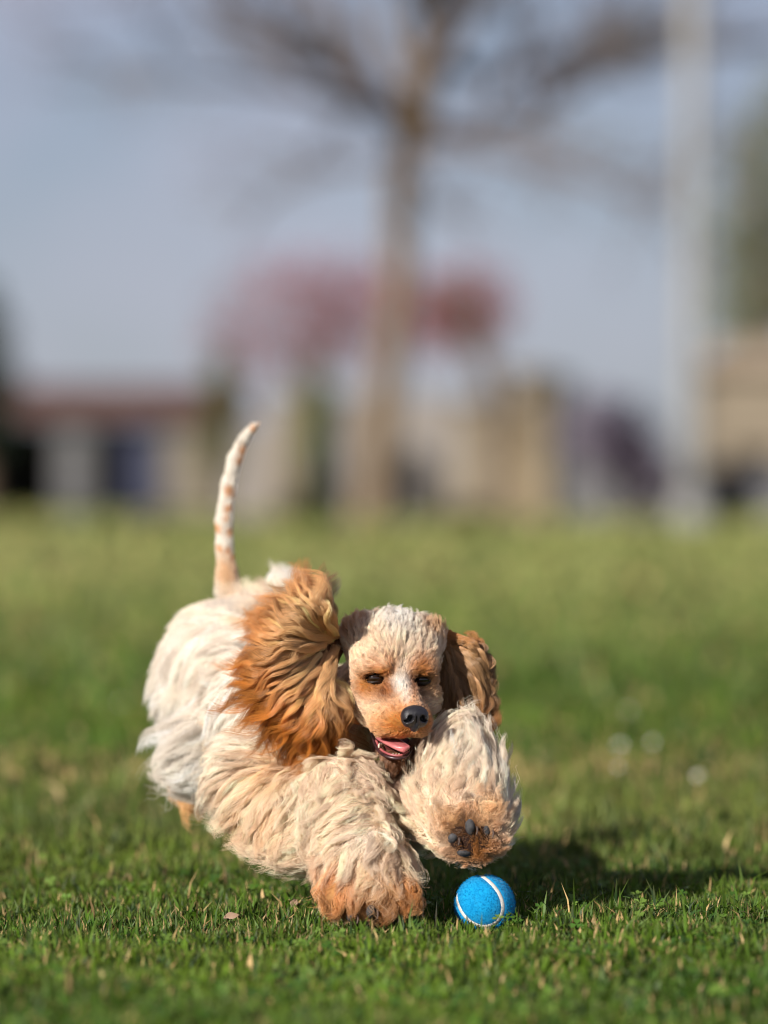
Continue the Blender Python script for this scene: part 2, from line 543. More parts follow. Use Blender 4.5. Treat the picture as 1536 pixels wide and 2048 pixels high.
def leafy_tree(name, label, cat, base, trunk_pts, r0, r1, lobes, n, size, cols, tmat=dark_bark, group=None):
    t = empty(name, (base[0], base[1], 0))
    tag(t, label, cat, group)
    mb = MB()
    mb.tube(smooth_path(trunk_pts, 12), np.linspace(r0, r1, 12), 10)
    top = np.array(trunk_pts[-1])
    for c0, rr in lobes[:5]:
        mb.tube(smooth_path([top - [0, 0, .2], (top + np.array(c0)) / 2 + [0, 0, .08], np.array(c0)], 7), np.linspace(r1 * .7, r1 * .15, 7), 6)
    mb.build('trunk', tmat, t)
    v, f, c = leaf_cloud(lobes, n, size, cols)
    mesh_obj('crown', v, f, leaf_mat, t, smooth=False, colors=c)
    return t


# red-leaved ornamental trees behind it
Y1 = 68.0
reds = [(0.42, 0.08, 0.09), (0.34, 0.10, 0.10), (0.30, 0.15, 0.14), (0.42, 0.20, 0.22)]
leafy_tree('red_leaf_tree', 'red leaved ornamental tree left of the bare trunk', 'tree', P(600, 1030, Y1),
           [P(600, 1042, Y1) * [1, 1, 0], P(604, 900, Y1), P(610, 760, Y1)], .16, .09,
           [(P(520, 700, Y1), (.75, .6, .42)), (P(610, 640, Y1), (.8, .7, .65)), (P(690, 690, Y1), (.5, .5, .5)), (P(680, 590, Y1), (.75, .6, .65)), (P(720, 640, Y1), (.35, .5, .5)), (P(470, 630, Y1), (.5, .4, .5)), (P(570, 560, Y1), (.8, .6, .45)), (P(740, 570, Y1), (.6, .5, .4)), (P(430, 680, Y1), (.4, .4, .3))],
           2600, .05, reds, group='red leaved trees')
leafy_tree('red_leaf_tree', 'red leaved ornamental tree right of the bare trunk with dark leaning stem', 'tree', P(985, 1030, Y1),
           [P(1005, 1042, Y1) * [1, 1, 0], P(1000, 900, Y1), P(985, 790, Y1), P(955, 690, Y1)], .20, .12,
           [(P(870, 660, Y1), (.45, .5, .5)), (P(930, 620, Y1), (.7, .6, .6)), (P(985, 640, Y1), (.35, .4, .4)), (P(860, 600, Y1), (.5, .4, .45)), (P(950, 570, Y1), (.5, .4, .35))],
           1700, .05, reds[:2] + [(0.20, 0.12, 0.06), (0.34, 0.12, 0.12)], group='red leaved trees')
# tall green tree at the right edge, dark conifer at the left edge
Y2 = 74.0
greens = [(0.15, 0.17, 0.09), (0.20, 0.23, 0.08), (0.29, 0.25, 0.18), (0.15, 0.18, 0.15)]
leafy_tree('green_tree', 'tall loose green and brown tree at the right edge behind the lamp post', 'tree', P(1560, 1030, Y2),
           [P(1560, 1036, Y2) * [1, 1, 0], P(1556, 800, Y2), P(1545, 560, Y2), P(1540, 380, Y2)], .26, .12,
           [(P(1510, 560, Y2), (.75, .8, .85)), (P(1495, 430, Y2), (.6, .8, .7)), (P(1540, 300, Y2), (.6, .7, .8)), (P(1620, 480, Y2), (.8, .9, 1.2)), (P(1500, 640, Y2), (.5, .6, .45)), (P(1570, 200, Y2), (.5, .6, .6)), (P(1465, 500, Y2), (.4, .5, .5)), (P(1475, 300, Y2), (.35, .5, .6)), (P(1470, 640, Y2), (.4, .5, .4))],
           5200, .065, greens)
leafy_tree('conifer', 'dark evergreen tree cut by the left edge of the lawn', 'tree', P(-40, 1030, Y2),
           [P(-40, 1036, Y2) * [1, 1, 0], P(-40, 850, Y2), P(-42, 640, Y2)], .2, .07,
           [(P(-40, 760, Y2), (.62, .6, .55)), (P(-40, 670, Y2), (.52, .5, .5)), (P(-42, 600, Y2), (.3, .35, .4)), (P(-40, 860, Y2), (.62, .6, .5))],
           5000, .05, [(0.02, 0.035, 0.02), (0.03, 0.05, 0.025), (0.015, 0.025, 0.018)])


def shrub(label, px, top, bottom, half, Y, n, size, cols, cat='shrub', lobes=4):
    rnd = random.Random(int(px * 7 + top))
    base = P(px, 1000, Y); base[2] = 0
    t = empty('shrub', base)
    tag(t, label, cat, 'shrubs along the far edge of the lawn')
    zt = P(px, top, Y)[2]; zb = max(0.02, P(px, bottom, Y)[2]); hw = M(half, Y)
    lb = []
    for i in range(lobes):
        a = (i + .5) / lobes
        c0 = np.array([base[0] + rnd.uniform(-.45, .45) * hw, Y + rnd.uniform(-.4, .4) * hw, zb + (zt - zb) * (0.25 + 0.5 * a)])
        lb.append((c0, (hw * rnd.uniform(.5, .75), hw * rnd.uniform(.5, .8), (zt - zb) * .3)))
    mb = MB()
    for i in range(5):
        e = lb[i % lobes][0] + np.array([rnd.gauss(0, hw * .3), rnd.gauss(0, hw * .3), 0])
        mb.tube(smooth_path([base + [rnd.uniform(-.06, .06), rnd.uniform(-.06, .06), -.03], (base + e) / 2, e], 6), np.linspace(.03, .008, 6), 5)
    mb.build('stem', dark_bark, t)
    v, f, c = leaf_cloud(lb, n, size, cols)
    mesh_obj('foliage', v, f, leaf_mat, t, smooth=False, colors=c)


shrub('tall yellow green shrub beside the long low shed', 442, 685, 1000, 46, 58.5, 1700, .045, [(0.17, 0.17, 0.03), (0.11, 0.12, 0.03), (0.07, 0.08, 0.025)])
shrub('bright green shrub between the beige wall pillars left of the bare trunk', 628, 735, 960, 44, 58.5, 1500, .045, [(0.17, 0.22, 0.03), (0.12, 0.17, 0.03), (0.08, 0.10, 0.03)])
shrub('low dark green bush at the lawn edge left of the bare trunk', 600, 992, 1062, 62, 52, 1500, .04, [(0.05, 0.075, 0.012), (0.035, 0.055, 0.01), (0.075, 0.09, 0.015)])
shrub('low olive bush at the lawn edge right of the bare trunk', 930, 1010, 1062, 60, 54, 1000, .04, [(0.13, 0.11, 0.03), (0.09, 0.08, 0.02)])
shrub('lilac flowering bush in front of the grey wall', 1240, 780, 1010, 115, 58.5, 3000, .05, [(0.36, 0.27, 0.38), (0.30, 0.24, 0.32), (0.22, 0.19, 0.22), (0.38, 0.31, 0.40)], lobes=7)
shrub('low brown bush at the foot of the stone hut', 1450, 960, 1050, 60, 60, 900, .05, [(0.17, 0.12, 0.07), (0.11, 0.08, 0.05)])

# long low shed on the left
Y3 = 82.0
cream = noise_mat('cream_render', (0.17, 0.145, 0.11), (0.23, 0.20, 0.155), 2.0, 0.9, 0.1)
grey_paint = noise_mat('grey_paint', (0.10, 0.10, 0.105), (0.15, 0.15, 0.155), 3.0, 0.8)
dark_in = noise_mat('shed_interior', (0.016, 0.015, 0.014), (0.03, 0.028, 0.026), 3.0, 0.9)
navy = noise_mat('navy_paint', (0.025, 0.03, 0.06), (0.045, 0.05, 0.09), 3.0, 0.6)
tile = noise_mat('roof_tile', (0.12, 0.06, 0.045), (0.19, 0.10, 0.075), 3.0, 0.85, 0.3)
sh = empty('shed', (P(200, 1000, Y3)[0], Y3, 0))
tag(sh, 'long low open fronted shed with red brown tiled roof', 'shed')
xl, xr = P(-1750, 0, Y3)[0], P(455, 0, Y3)[0]
ze, zr = P(0, 842, Y3)[2], P(0, 770, Y3)[2]
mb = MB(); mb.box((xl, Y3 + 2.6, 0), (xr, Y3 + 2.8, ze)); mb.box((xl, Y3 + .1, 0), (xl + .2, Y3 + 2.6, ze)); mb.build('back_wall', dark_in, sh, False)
mb = MB(); mb.box((P(335, 0, Y3)[0], Y3 + .02, 0), (xr, Y3 + 2.6, ze), .02); mb.build('front_wall', cream, sh, False)
mb = MB(); mb.box((P(248, 0, Y3)[0], Y3 + .1, 0), (P(322, 0, Y3)[0], Y3 + .2, ze - .12), .01); mb.build('door', navy, sh, False)
for a, b_ in ((-1650, -1580), (-1395, -1325), (-1145, -1075), (-895, -825), (-645, -575), (-390, -320), (-140, -70), (112, 182), (322.5, 334)):
    mb = MB(); mb.box((P(a, 0, Y3)[0], Y3, 0), (P(b_, 0, Y3)[0], Y3 + .25, ze - .002), .015); mb.build('post', grey_paint, sh, False)
mb = MB()
for i in range(140):                       # pan-tiled roof: one rounded run of tiles after another
    xa = xl - .3 + (xr - xl + .6) * i / 140; xb = xl - .3 + (xr - xl + .6) * (i + 1) / 140
    v = []
    for q in range(5):
        u = q / 4
        zz = .05 * math.sin(math.pi * u)
        v += [(xa + (xb - xa) * u, Y3 - .35, ze + .02 + zz), (xa + (xb - xa) * u, Y3 + 1.5, zr + zz), (xa + (xb - xa) * u, Y3 + 3.1, ze + .02 + zz)]
    fcs = []
    for q in range(4):
        for w in range(2):
            fcs.append((q * 3 + w, q * 3 + 3 + w, q * 3 + 4 + w, q * 3 + 1 + w))
    mb.add(v, fcs)
mb.build('roof', tile, sh)

# garden wall with tall beige pillars in the middle and on the right
Y4 = 60.0
pillar_mat = noise_mat('beige_stone', (0.20, 0.165, 0.12), (0.28, 0.235, 0.175), 2.5, 0.9, 0.3)
warm_mat = noise_mat('sandstone', (0.23, 0.18, 0.115), (0.31, 0.25, 0.165), 2.5, 0.9, 0.3)
wall_mat = noise_mat('grey_wall', (0.13, 0.13, 0.14), (0.19, 0.19, 0.20), 1.5, 0.9, 0.2)
gw = empty('garden_wall', (P(800, 1000, Y4)[0], Y4, 0))
tag(gw, 'grey garden wall with tall beige stone pillars behind the bare tree', 'wall')
for a, b_, tz, m in ((545, 655, 800, pillar_mat), (905, 985, 812, pillar_mat), (1018, 1098, 752, warm_mat)):
    mb = MB(); mb.box((P(a, 0, Y4)[0], Y4 - .15, 0), (P(b_, 0, Y4)[0], Y4 + .3, P(0, tz, Y4)[2]), .03); pl = mb.build('pillar', m, gw, False)
    mb = MB(); mb.box((P(a - 7, 0, Y4)[0], Y4 - .2, P(0, tz, Y4)[2] + .003), (P(b_ + 7, 0, Y4)[0], Y4 + .35, P(0, tz - 13, Y4)[2]), .02); mb.build('cap', m, pl, False)
taupe = noise_mat('taupe_render', (0.20, 0.18, 0.165), (0.27, 0.245, 0.225), 1.5, 0.9, 0.2)
slate = noise_mat('dark_slate', (0.07, 0.07, 0.07), (0.11, 0.11, 0.11), 1.5, 0.9, 0.2)
for a, b_, tz, m in ((662, 898, 790, taupe), (1104, 1148, 750, slate), (1152, 1330, 915, wall_mat), (458, 538, 850, taupe), (1336, 3200, 930, wall_mat)):
    mb = MB(); mb.box((P(a, 0, Y4)[0], Y4, 0), (P(b_, 0, Y4)[0], Y4 + .2, P(0, tz, Y4)[2]), .02); mb.build('panel', m, gw, False)

# stone hut at the right edge
Y5 = 70.0
hut = empty('stone_hut', (P(1560, 1000, Y5)[0], Y5, 0))
tag(hut, 'low beige stone hut with a dark doorway at the right edge', 'hut')
x0, x1 = P(1420, 0, Y5)[0], P(1760, 0, Y5)[0]
dx0, dx1 = P(1470, 0, Y5)[0], P(1552, 0, Y5)[0]
zt, zd = P(0, 740, Y5)[2], P(0, 900, Y5)[2]
mb = MB(); mb.box((x0, Y5, 0), (dx0, Y5 + 2.2, zt)); mb.box((dx1, Y5, 0), (x1, Y5 + 2.2, zt)); mb.box((dx0 + .001, Y5 + .002, zd), (dx1 - .001, Y5 + 2.2, zt - .002)); mb.build('wall', pillar_mat, hut, False)
mb = MB(); mb.box((dx0 + .002, Y5 + .4, 0), (dx1 - .002, Y5 + .5, zd)); mb.build('door', noise_mat('brown_door', (0.10, .065, .04), (.16, .11, .07), 4, .7), hut, False)
mb = MB(); mb.add([(x0 - .2, Y5 - .2, zt + .003), (x1 + .2, Y5 - .2, zt + .003), (x1 + .2, Y5 + 2.4, zt + .003), (x0 - .2, Y5 + 2.4, zt + .003), (x0 + .3, Y5 + 1.1, zt + .42), (x1 - .3, Y5 + 1.1, zt + .42)],
                  [(3, 2, 1, 0), (0, 1, 5, 4), (2, 3, 4, 5), (1, 2, 5), (3, 0, 4)]); mb.build('roof', noise_mat('stone_roof', (.26, .20, .14), (.36, .29, .21), 3, .9, .3), hut, False)

# pale lamp post
Y6 = 52.0
lp = empty('lamp_post', P(1383, 1000, Y6) * [1, 1, 0])
tag(lp, 'tall pale grey lamp post standing at the lawn edge on the right', 'lamp post')
steel = noise_mat('galvanised_steel', (0.25, 0.25, 0.245), (0.32, 0.32, 0.31), 5, 0.55, 0.05)
bx, zb = P(1383, 0, Y6)[0], 0.0
mb = MB(); mb.tube([(bx, Y6, .0), (bx, Y6, 1.0), (bx, Y6, 4.0), (bx, Y6, 7.2)], [M(23, Y6), M(21, Y6), M(20, Y6), M(16, Y6)], 16); mb.build('pole', steel, lp)
mb = MB(); mb.tube([(bx, Y6, -.02), (bx, Y6, .05), (bx, Y6, .06), (bx, Y6, .35)], [.30, .29, .22, .17], 16); mb.build('base', steel, lp)
mb = MB(); mb.tube(smooth_path([(bx, Y6, 7.15), (bx, Y6 - .2, 7.55), (bx, Y6 - .9, 7.7), (bx, Y6 - 1.3, 7.68)], 10), .06, 8); mb.build('arm', steel, lp)
v, f = ellipsoid((bx, Y6 - 1.5, 7.66), (.16, .38, .08)); mb = MB(); mb.add(v, f); mb.build('lamp_head', steel, lp)


# ------------------------------------------------------------------ the dog
# --- strand helper
def hair_obj(name, pts, radius, cols, mat, parent=None):
    """pts (n,k,3), radius (k,) or (n,k), cols (n,k,3)"""
    n, k, _ = pts.shape
    hc = bpy.data.hair_curves.new(name)
    hc.add_curves([k] * n)
    hc.attributes['position'].data.foreach_set('vector', np.ascontiguousarray(pts, np.float32).ravel())
    ra = hc.attributes.get('radius') or hc.attributes.new('radius', 'FLOAT', 'POINT')
    ra.data.foreach_set('value', np.ascontiguousarray(np.broadcast_to(np.asarray(radius, np.float32), (n, k))).ravel())
    ca = hc.attributes.new('tint', 'FLOAT_COLOR', 'POINT')
    c = np.ones((n * k, 4), np.float32)
    c[:, :3] = np.clip(cols, 0, 1).reshape(-1, 3)
    ca.data.foreach_set('color', c.ravel())
    hc.materials.append(mat)
    o = bpy.data.objects.new(name, hc)
    return link(o, parent)


def make_hair_mat(name, rough, radial, coat=0.0):
    m = bpy.data.materials.new(name)
    m.use_nodes = True
    nt = m.node_tree
    nt.nodes.remove(nt.nodes['Principled BSDF'])
    h = nt.nodes.new('ShaderNodeBsdfHairPrincipled')
    h.parametrization = 'COLOR'
    a = nt.nodes.new('ShaderNodeAttribute'); a.attribute_name = 'tint'
    nt.links.new(a.outputs['Color'], h.inputs['Color'])
    h.inputs['Roughness'].default_value = rough
    h.inputs['Radial Roughness'].default_value = radial
    h.inputs['Coat'].default_value = coat
    h.inputs['IOR'].default_value = 1.38
    h.inputs['Random Roughness'].default_value = 0.15
    nt.links.new(h.outputs['BSDF'], nt.nodes['Material Output'].inputs['Surface'])
    return m


hair_mat = tint_mat('fur_strands', rough=0.30, trans=0.24, spec=0.5)
hair_mat_matte = tint_mat('felt_fibre', rough=0.8, trans=0.2, spec=0.15)

# --- body as one smooth-blended volume
WHT = np.array([0.94, 0.86, 0.76]); CRM = np.array([0.95, 0.73, 0.53]); TAN = np.array([0.76, 0.45, 0.20])
ORG = np.array([0.55, 0.215, 0.045]); RUS = np.array([0.30, 0.10, 0.022]); DRK = np.array([0.13, 0.06, 0.03])
PR = []


def prim(kind, a, b_=None, ra=None, rb=None, k=0.02, L=.03, flow=(0, -1, 0), lift=.35, wave=.25, freq=1.6, col=WHT, tag_=''):
    """kind 'E': a centre (px,py,y), ra radii (px) x,z,depth;  kind 'C': tapered capsule a->b with px radii ra, rb.  flow = right, up, depth"""
    d = dict(kind=kind, k=k, L=L, flow=unit(np.array([flow[0], flow[2], flow[1]], float)), lift=lift, wave=wave, freq=freq, col=np.array(col), tag=tag_)
    d['a'] = P(*a)
    if kind == 'E':
        d['r'] = np.array([M(ra[0], a[2]), M(ra[2], a[2]), M(ra[1], a[2])])
    else:
        d['b'] = P(*b_); d['ra'] = M(ra, a[2]); d['rb'] = M(rb, b_[2])
    PR.append(d)


def sdf(d, p):
    if d['kind'] == 'E':
        q = p - d['a']
        k0 = np.linalg.norm(q / d['r'], axis=-1); k1 = np.linalg.norm(q / d['r'] ** 2, axis=-1)
        return k0 * (k0 - 1) / (k1 + 1e-9)
    ba = d['b'] - d['a']
    h = np.clip(((p - d['a']) @ ba) / (ba @ ba), 0, 1)
    return np.linalg.norm(p - d['a'] - h[..., None] * ba, axis=-1) - (d['ra'] + (d['rb'] - d['ra']) * h)


# hindquarters, trunk
prim('E', (445, 1300, .62), ra=(118, 102, 105), L=.020, flow=(-.75, -.35, .45), lift=.18, wave=.12, col=WHT*.6+CRM*.4)
prim('E', (372, 1385, .60), ra=(70, 108, 85), L=.036, flow=(-.5, -.75, .3), lift=.22, wave=.15, col=WHT)
prim('E', (572, 1180, .68), ra=(40, 46, 50), L=.022, flow=(.1, .8, .5), lift=.5, wave=.2, col=WHT)
prim('E', (520, 1230, .64), ra=(70, 60, 70), L=.028, flow=(-.6, -.3, .5), lift=.2, wave=.15, col=CRM*.6+WHT*.4)
prim('C', (470, 1340, .54), (560, 1430, .33), 108, 115, L=.038, flow=(-.7, -.6, .35), lift=.2, wave=.2, col=WHT*.75+CRM*.25)
prim('E', (540, 1450, .33), ra=(122, 108, 120), L=.062, flow=(-.6, -.75, .3), lift=.2, wave=.16, col=WHT)
prim('E', (402, 1505, .46), ra=(74, 86, 85), L=.072, flow=(-.65, -.7, .15), lift=.24, wave=.28, freq=1.0, col=WHT)
prim('C', (362, 1560, .58), (390, 1608, .54), 30, 22, L=.024, flow=(.0, -1, .1), lift=.35, wave=.3, col=TAN)
# right shoulder and leg (picture left)
prim('E', (505, 1560, .25), ra=(92, 86, 85), L=.060, flow=(-.75, -.6, .2), lift=.22, wave=.2, freq=1.2, col=CRM*.55+WHT*.45)
prim('C', (545, 1610, .19), (625, 1655, .10), 84, 82, L=.072, flow=(-.9, -.45, .15), lift=.22, wave=.2, freq=1.2, col=CRM)
prim('C', (682, 1600, .055), (730, 1730, -.025), 84, 82, k=.012, L=.050, flow=(-.3, -.95, -.1), lift=.24, wave=.34, freq=1.3, col=CRM*.85+WHT*.15)
prim('E', (740, 1745, -.02), ra=(88, 58, 60), L=.034, flow=(-.2, -.95, -.1), lift=.22, wave=.3, freq=1.5, col=CRM)
for tx, ty_ in ((672, 1792), (716, 1798), (764, 1796), (812, 1786)):
    prim('E', (tx, ty_, -.055), ra=(29, 30, 26), k=.020, L=.034, flow=((tx - 745) / 120, -.95, -.1), lift=.28, wave=.4, freq=1.6, col=TAN)
# neck and chest
prim('C', (690, 1440, .26), (785, 1345, .20), 84, 66, L=.028, flow=(-.2, -.9, .1), lift=.3, wave=.3, col=CRM)
prim('E', (665, 1580, .13), ra=(98, 60, 75), L=.058, flow=(-.45, -.8, -.2), lift=.3, wave=.34, freq=1.5, col=CRM)
prim('E', (745, 1600, .11), ra=(78, 66, 65), L=.056, flow=(.15, -.9, -.2), lift=.3, wave=.42, freq=1.5, col=CRM)
prim('E', (800, 1640, .08), ra=(50, 50, 50), L=.050, flow=(.2, -.9, -.2), lift=.28, wave=.4, freq=1.5, col=CRM)
# left shoulder and leg (picture right)
prim('E', (862, 1550, .13), ra=(80, 68, 70), L=.042, flow=(-.15, .8, -.3), lift=.28, wave=.22, freq=1.2, col=WHT*.6+CRM*.4)
prim('C', (912, 1516, .10), (930, 1600, .03), 72, 78, L=.054, flow=(.25, .9, .15), lift=.26, wave=.22, freq=1.2, col=WHT*.55+CRM*.45)
prim('E', (880, 1620, .01), ra=(66, 70, 50), L=.040, flow=(-.55, .3, .2), lift=.25, wave=.3, freq=1.6, col=CRM)
prim('E', (940, 1655, -.02), ra=(84, 76, 58), L=.020, flow=(.1, .35, .6), lift=.3, wave=.35, freq=1.6, col=CRM)
prim('E', (990, 1640, .03), ra=(32, 50, 45), L=.036, flow=(.9, .1, .4), lift=.4, wave=.25, freq=1.3, col=WHT)
# tail
tail = [(456, 1180, 30), (454, 1150, 21), (449, 1090, 17), (448, 1040, 17), (457, 970, 15.5), (469, 920, 14), (487, 880, 12), (507, 856, 9), (520, 845, 5)]
for (x0, y0, r0), (x1, y1, r1) in zip(tail[:-1], tail[1:]):
    prim('C', (x0, y0, .70), (x1, y1, .70), r0, r1, k=.006, L=.0065, flow=(.15, 1, 0), lift=.16, wave=.06, col=WHT, tag_='tail')
NB = len(PR)
# head, turned to the dog's left: the near cheek comes forward, the far one falls away
prim('E', (787, 1308, .135), ra=(90, 86, 90), k=.012, L=.012, flow=(.15, .8, .6), lift=.26, wave=.30, freq=1.0, col=WHT*.75+CRM*.25, tag_='skull')
prim('E', (722, 1268, .150), ra=(40, 38, 50), k=.014, L=.013, flow=(-.5, .5, .6), lift=.28, wave=.3, freq=1.0, col=CRM*.6+TAN*.4, tag_='skull')
prim('E', (850, 1274, .155), ra=(36, 36, 48), k=.014, L=.013, flow=(.5, .5, .6), lift=.28, wave=.3, freq=1.0, col=CRM, tag_='skull')
prim('E', (748, 1322, .096), ra=(46, 46, 40), k=.014, L=.0085, flow=(-.6, .7, .2), lift=.17, wave=.1, col=CRM, tag_='face')
prim('E', (840, 1325, .112), ra=(38, 44, 38), k=.014, L=.0085, flow=(.6, .7, .2), lift=.17, wave=.1, col=CRM, tag_='face')
prim('E', (738, 1392, .104), ra=(46, 52, 48), k=.016, L=.0085, flow=(-.6, -.3, .5), lift=.18, wave=.1, col=CRM, tag_='face')
prim('E', (846, 1392, .126), ra=(36, 42, 42), k=.014, L=.0085, flow=(.6, -.3, .5), lift=.18, wave=.1, col=CRM, tag_='face')
prim('C', (748, 1408, .092), (782, 1436, .064), 42, 41, k=.014, L=.0060, flow=(-.7, .1, .5), lift=.16, wave=.1, col=CRM, tag_='face')
prim('C', (797, 1372, .084), (822, 1420, .046), 32, 27, k=.012, L=.0055, flow=(-.1, .8, .3), lift=.16, wave=.1, col=WHT, tag_='face')
prim('E', (790, 1438, .058), ra=(50, 39, 46), k=.010, L=.0060, flow=(-.8, -.2, .4), lift=.2, wave=.1, col=TAN, tag_='face')
prim('E', (838, 1441, .058), ra=(25, 34, 38), k=.008, L=.0060, flow=(.8, -.2, .4), lift=.2, wave=.1, col=TAN, tag_='face')
prim('C', (772, 1484, .125), (790, 1522, .074), 26, 16, k=.006, L=.010, flow=(-.2, -.9, .3), lift=.35, wave=.2, col=RUS, tag_='jaw')

prim('C', (728, 1340, .0785), (768, 1337, .0720), 9, 11, k=.010, L=.0055, flow=(-.5, -.6, -.2), lift=.12, wave=.1, col=TAN, tag_='face')
prim('C', (826, 1340, .086), (862, 1343, .097), 10, 9, k=.010, L=.0055, flow=(.5, -.6, -.2), lift=.12, wave=.1, col=TAN, tag_='face')


def surf_y(px, py):
    yy = np.linspace(-.12, .3, 1400)
    p = np.array([P(px, py, q) for q in yy])
    m = np.stack([sdf(d, p) for d in PR], 1).min(1)
    return yy[np.argmax(m < 0)]


xs = np.concatenate([np.arange(-.32, -.07, .005), np.arange(-.07, .08, .0024), np.arange(.08, .20, .005)])
ys = np.concatenate([np.arange(-.13, .0, .005), np.arange(.0, .22, .0026), np.arange(.22, .82, .0065)])
zs = np.concatenate([np.arange(-.01, .15, .005), np.arange(.15, .36, .0026), np.arange(.36, .60, .005)])
Fd = np.full((len(xs), len(ys), len(zs)), 1.0, np.float32)
for i, d in enumerate(PR):
    if d['kind'] == 'E':
        lo, hi = d['a'] - d['r'] - .045, d['a'] + d['r'] + .045
    else:
        rm = max(d['ra'], d['rb']) + .045
        lo, hi = np.minimum(d['a'], d['b']) - rm, np.maximum(d['a'], d['b']) + rm
    sl_ = tuple(slice(*np.searchsorted(ax, (l, h))) for ax, l, h in zip((xs, ys, zs), lo, hi))
    gxx, gyy, gzz = np.meshgrid(xs[sl_[0]], ys[sl_[1]], zs[sl_[2]], indexing='ij')
    dd = sdf(d, np.stack([gxx, gyy, gzz], -1)).astype(np.float32)
    cur = Fd[sl_]
    k = d['k']
    h = np.clip(.5 + .5 * (cur - dd) / k, 0, 1)
    Fd[sl_] = cur * (1 - h) + dd * h - k * h * (1 - h)
# eye sockets and open mouth pressed into the head
EYE_Y = (surf_y(750, 1357), surf_y(842, 1360))
EYES = [(P(750, 1357, EYE_Y[0] - .001), 1.0), (P(842, 1360, EYE_Y[1] - .001), .92)]


def carve(c, r, k):
    global Fd
    lo, hi = c - r - .03, c + r + .03
    sl_ = tuple(slice(*np.searchsorted(ax, (l, h))) for ax, l, h in zip((xs, ys, zs), lo, hi))
    gxx, gyy, gzz = np.meshgrid(xs[sl_[0]], ys[sl_[1]], zs[sl_[2]], indexing='ij')
    q = np.stack([gxx, gyy, gzz], -1) - c
    k0 = np.linalg.norm(q / r, axis=-1); k1 = np.linalg.norm(q / r ** 2, axis=-1)
    dd = -(k0 * (k0 - 1) / (k1 + 1e-9))
    cur = Fd[sl_]
    h = np.clip(.5 - .5 * (cur - dd) / k, 0, 1)
    Fd[sl_] = cur * (1 - h) + dd * h + k * h * (1 - h)


carve(P(750, 1359, EYE_Y[0] - .006), np.array([M(22), .012, M(12)]), .006)
carve(P(842, 1362, EYE_Y[1] - .006), np.array([M(18), .012, M(10)]), .006)
carve(P(772, 1378, surf_y(772, 1378) - .006), np.array([M(10), .008, M(16)]), .008)
carve(P(934, 1680, -.066), np.array([M(46), .018, M(38)]), .010)
MOUTH_C = P(780, 1491, .050)
carve(MOUTH_C, np.array([M(36), .036, M(19)]), .004)


def surface_nets(xs, ys, zs, F):
    ins = F < 0
    nx, ny, nz = F.shape
    c = np.zeros((nx - 1, ny - 1, nz - 1), np.int8)
    for a in (0, 1):
        for b_ in (0, 1):
            for e in (0, 1):
                c += ins[a:nx - 1 + a, b_:ny - 1 + b_, e:nz - 1 + e]
    I = np.argwhere((c > 0) & (c < 8))
    vid = np.full(c.shape, -1, np.int32)
    vid[tuple(I.T)] = np.arange(len(I))
    acc = np.zeros((len(I), 3)); cnt = np.zeros(len(I))
    corners = [(a, b_, e) for a in (0, 1) for b_ in (0, 1) for e in (0, 1)]
    for p in corners:
        for ax in range(3):
            if p[ax] == 1: continue
            q = list(p); q[ax] = 1
            A, B = I + p, I + q
            fa, fb = F[tuple(A.T)], F[tuple(B.T)]
            m = (fa < 0) != (fb < 0)
            t = np.where(m, fa / (fa - fb + 1e-12), 0)
            pa = np.stack([xs[A[:, 0]], ys[A[:, 1]], zs[A[:, 2]]], 1); pb = np.stack([xs[B[:, 0]], ys[B[:, 1]], zs[B[:, 2]]], 1)
            acc += np.where(m[:, None], pa + (pb - pa) * t[:, None], 0); cnt += m
    V = acc / cnt[:, None]
    faces = []
    for ax in range(3):
        o1, o2 = [(1, 2), (2, 0), (0, 1)][ax]
        s0 = [slice(None)] * 3; s1 = [slice(None)] * 3
        s0[ax] = slice(0, -1); s1[ax] = slice(1, None)
        a, b_ = ins[tuple(s0)], ins[tuple(s1)]
        E = np.argwhere(a != b_)
        E = E[(E[:, o1] > 0) & (E[:, o2] > 0) & (E[:, o1] < F.shape[o1] - 1) & (E[:, o2] < F.shape[o2] - 1)]
        fl = a[tuple(E.T)]
        e1 = np.eye(3, dtype=int)[o1]; e2 = np.eye(3, dtype=int)[o2]
        q = np.stack([vid[tuple((E - e1 - e2).T)], vid[tuple((E - e2).T)], vid[tuple(E.T)], vid[tuple((E - e1).T)]], 1)
        q[~fl] = q[~fl][:, ::-1]
        faces.append(q)
    return V, np.concatenate(faces)


BV, BF = surface_nets(xs, ys, zs, Fd)
for _ in range(2):                                   # relax
    acc = np.zeros_like(BV); cnt = np.zeros(len(BV))
    for a, b_ in ((0, 1), (1, 2), (2, 3), (3, 0)):
        np.add.at(acc, BF[:, a], BV[BF[:, b_]]); np.add.at(acc, BF[:, b_], BV[BF[:, a]])
        np.add.at(cnt, BF[:, a], 1); np.add.at(cnt, BF[:, b_], 1)
    BV = BV * .5 + .5 * acc / cnt[:, None]

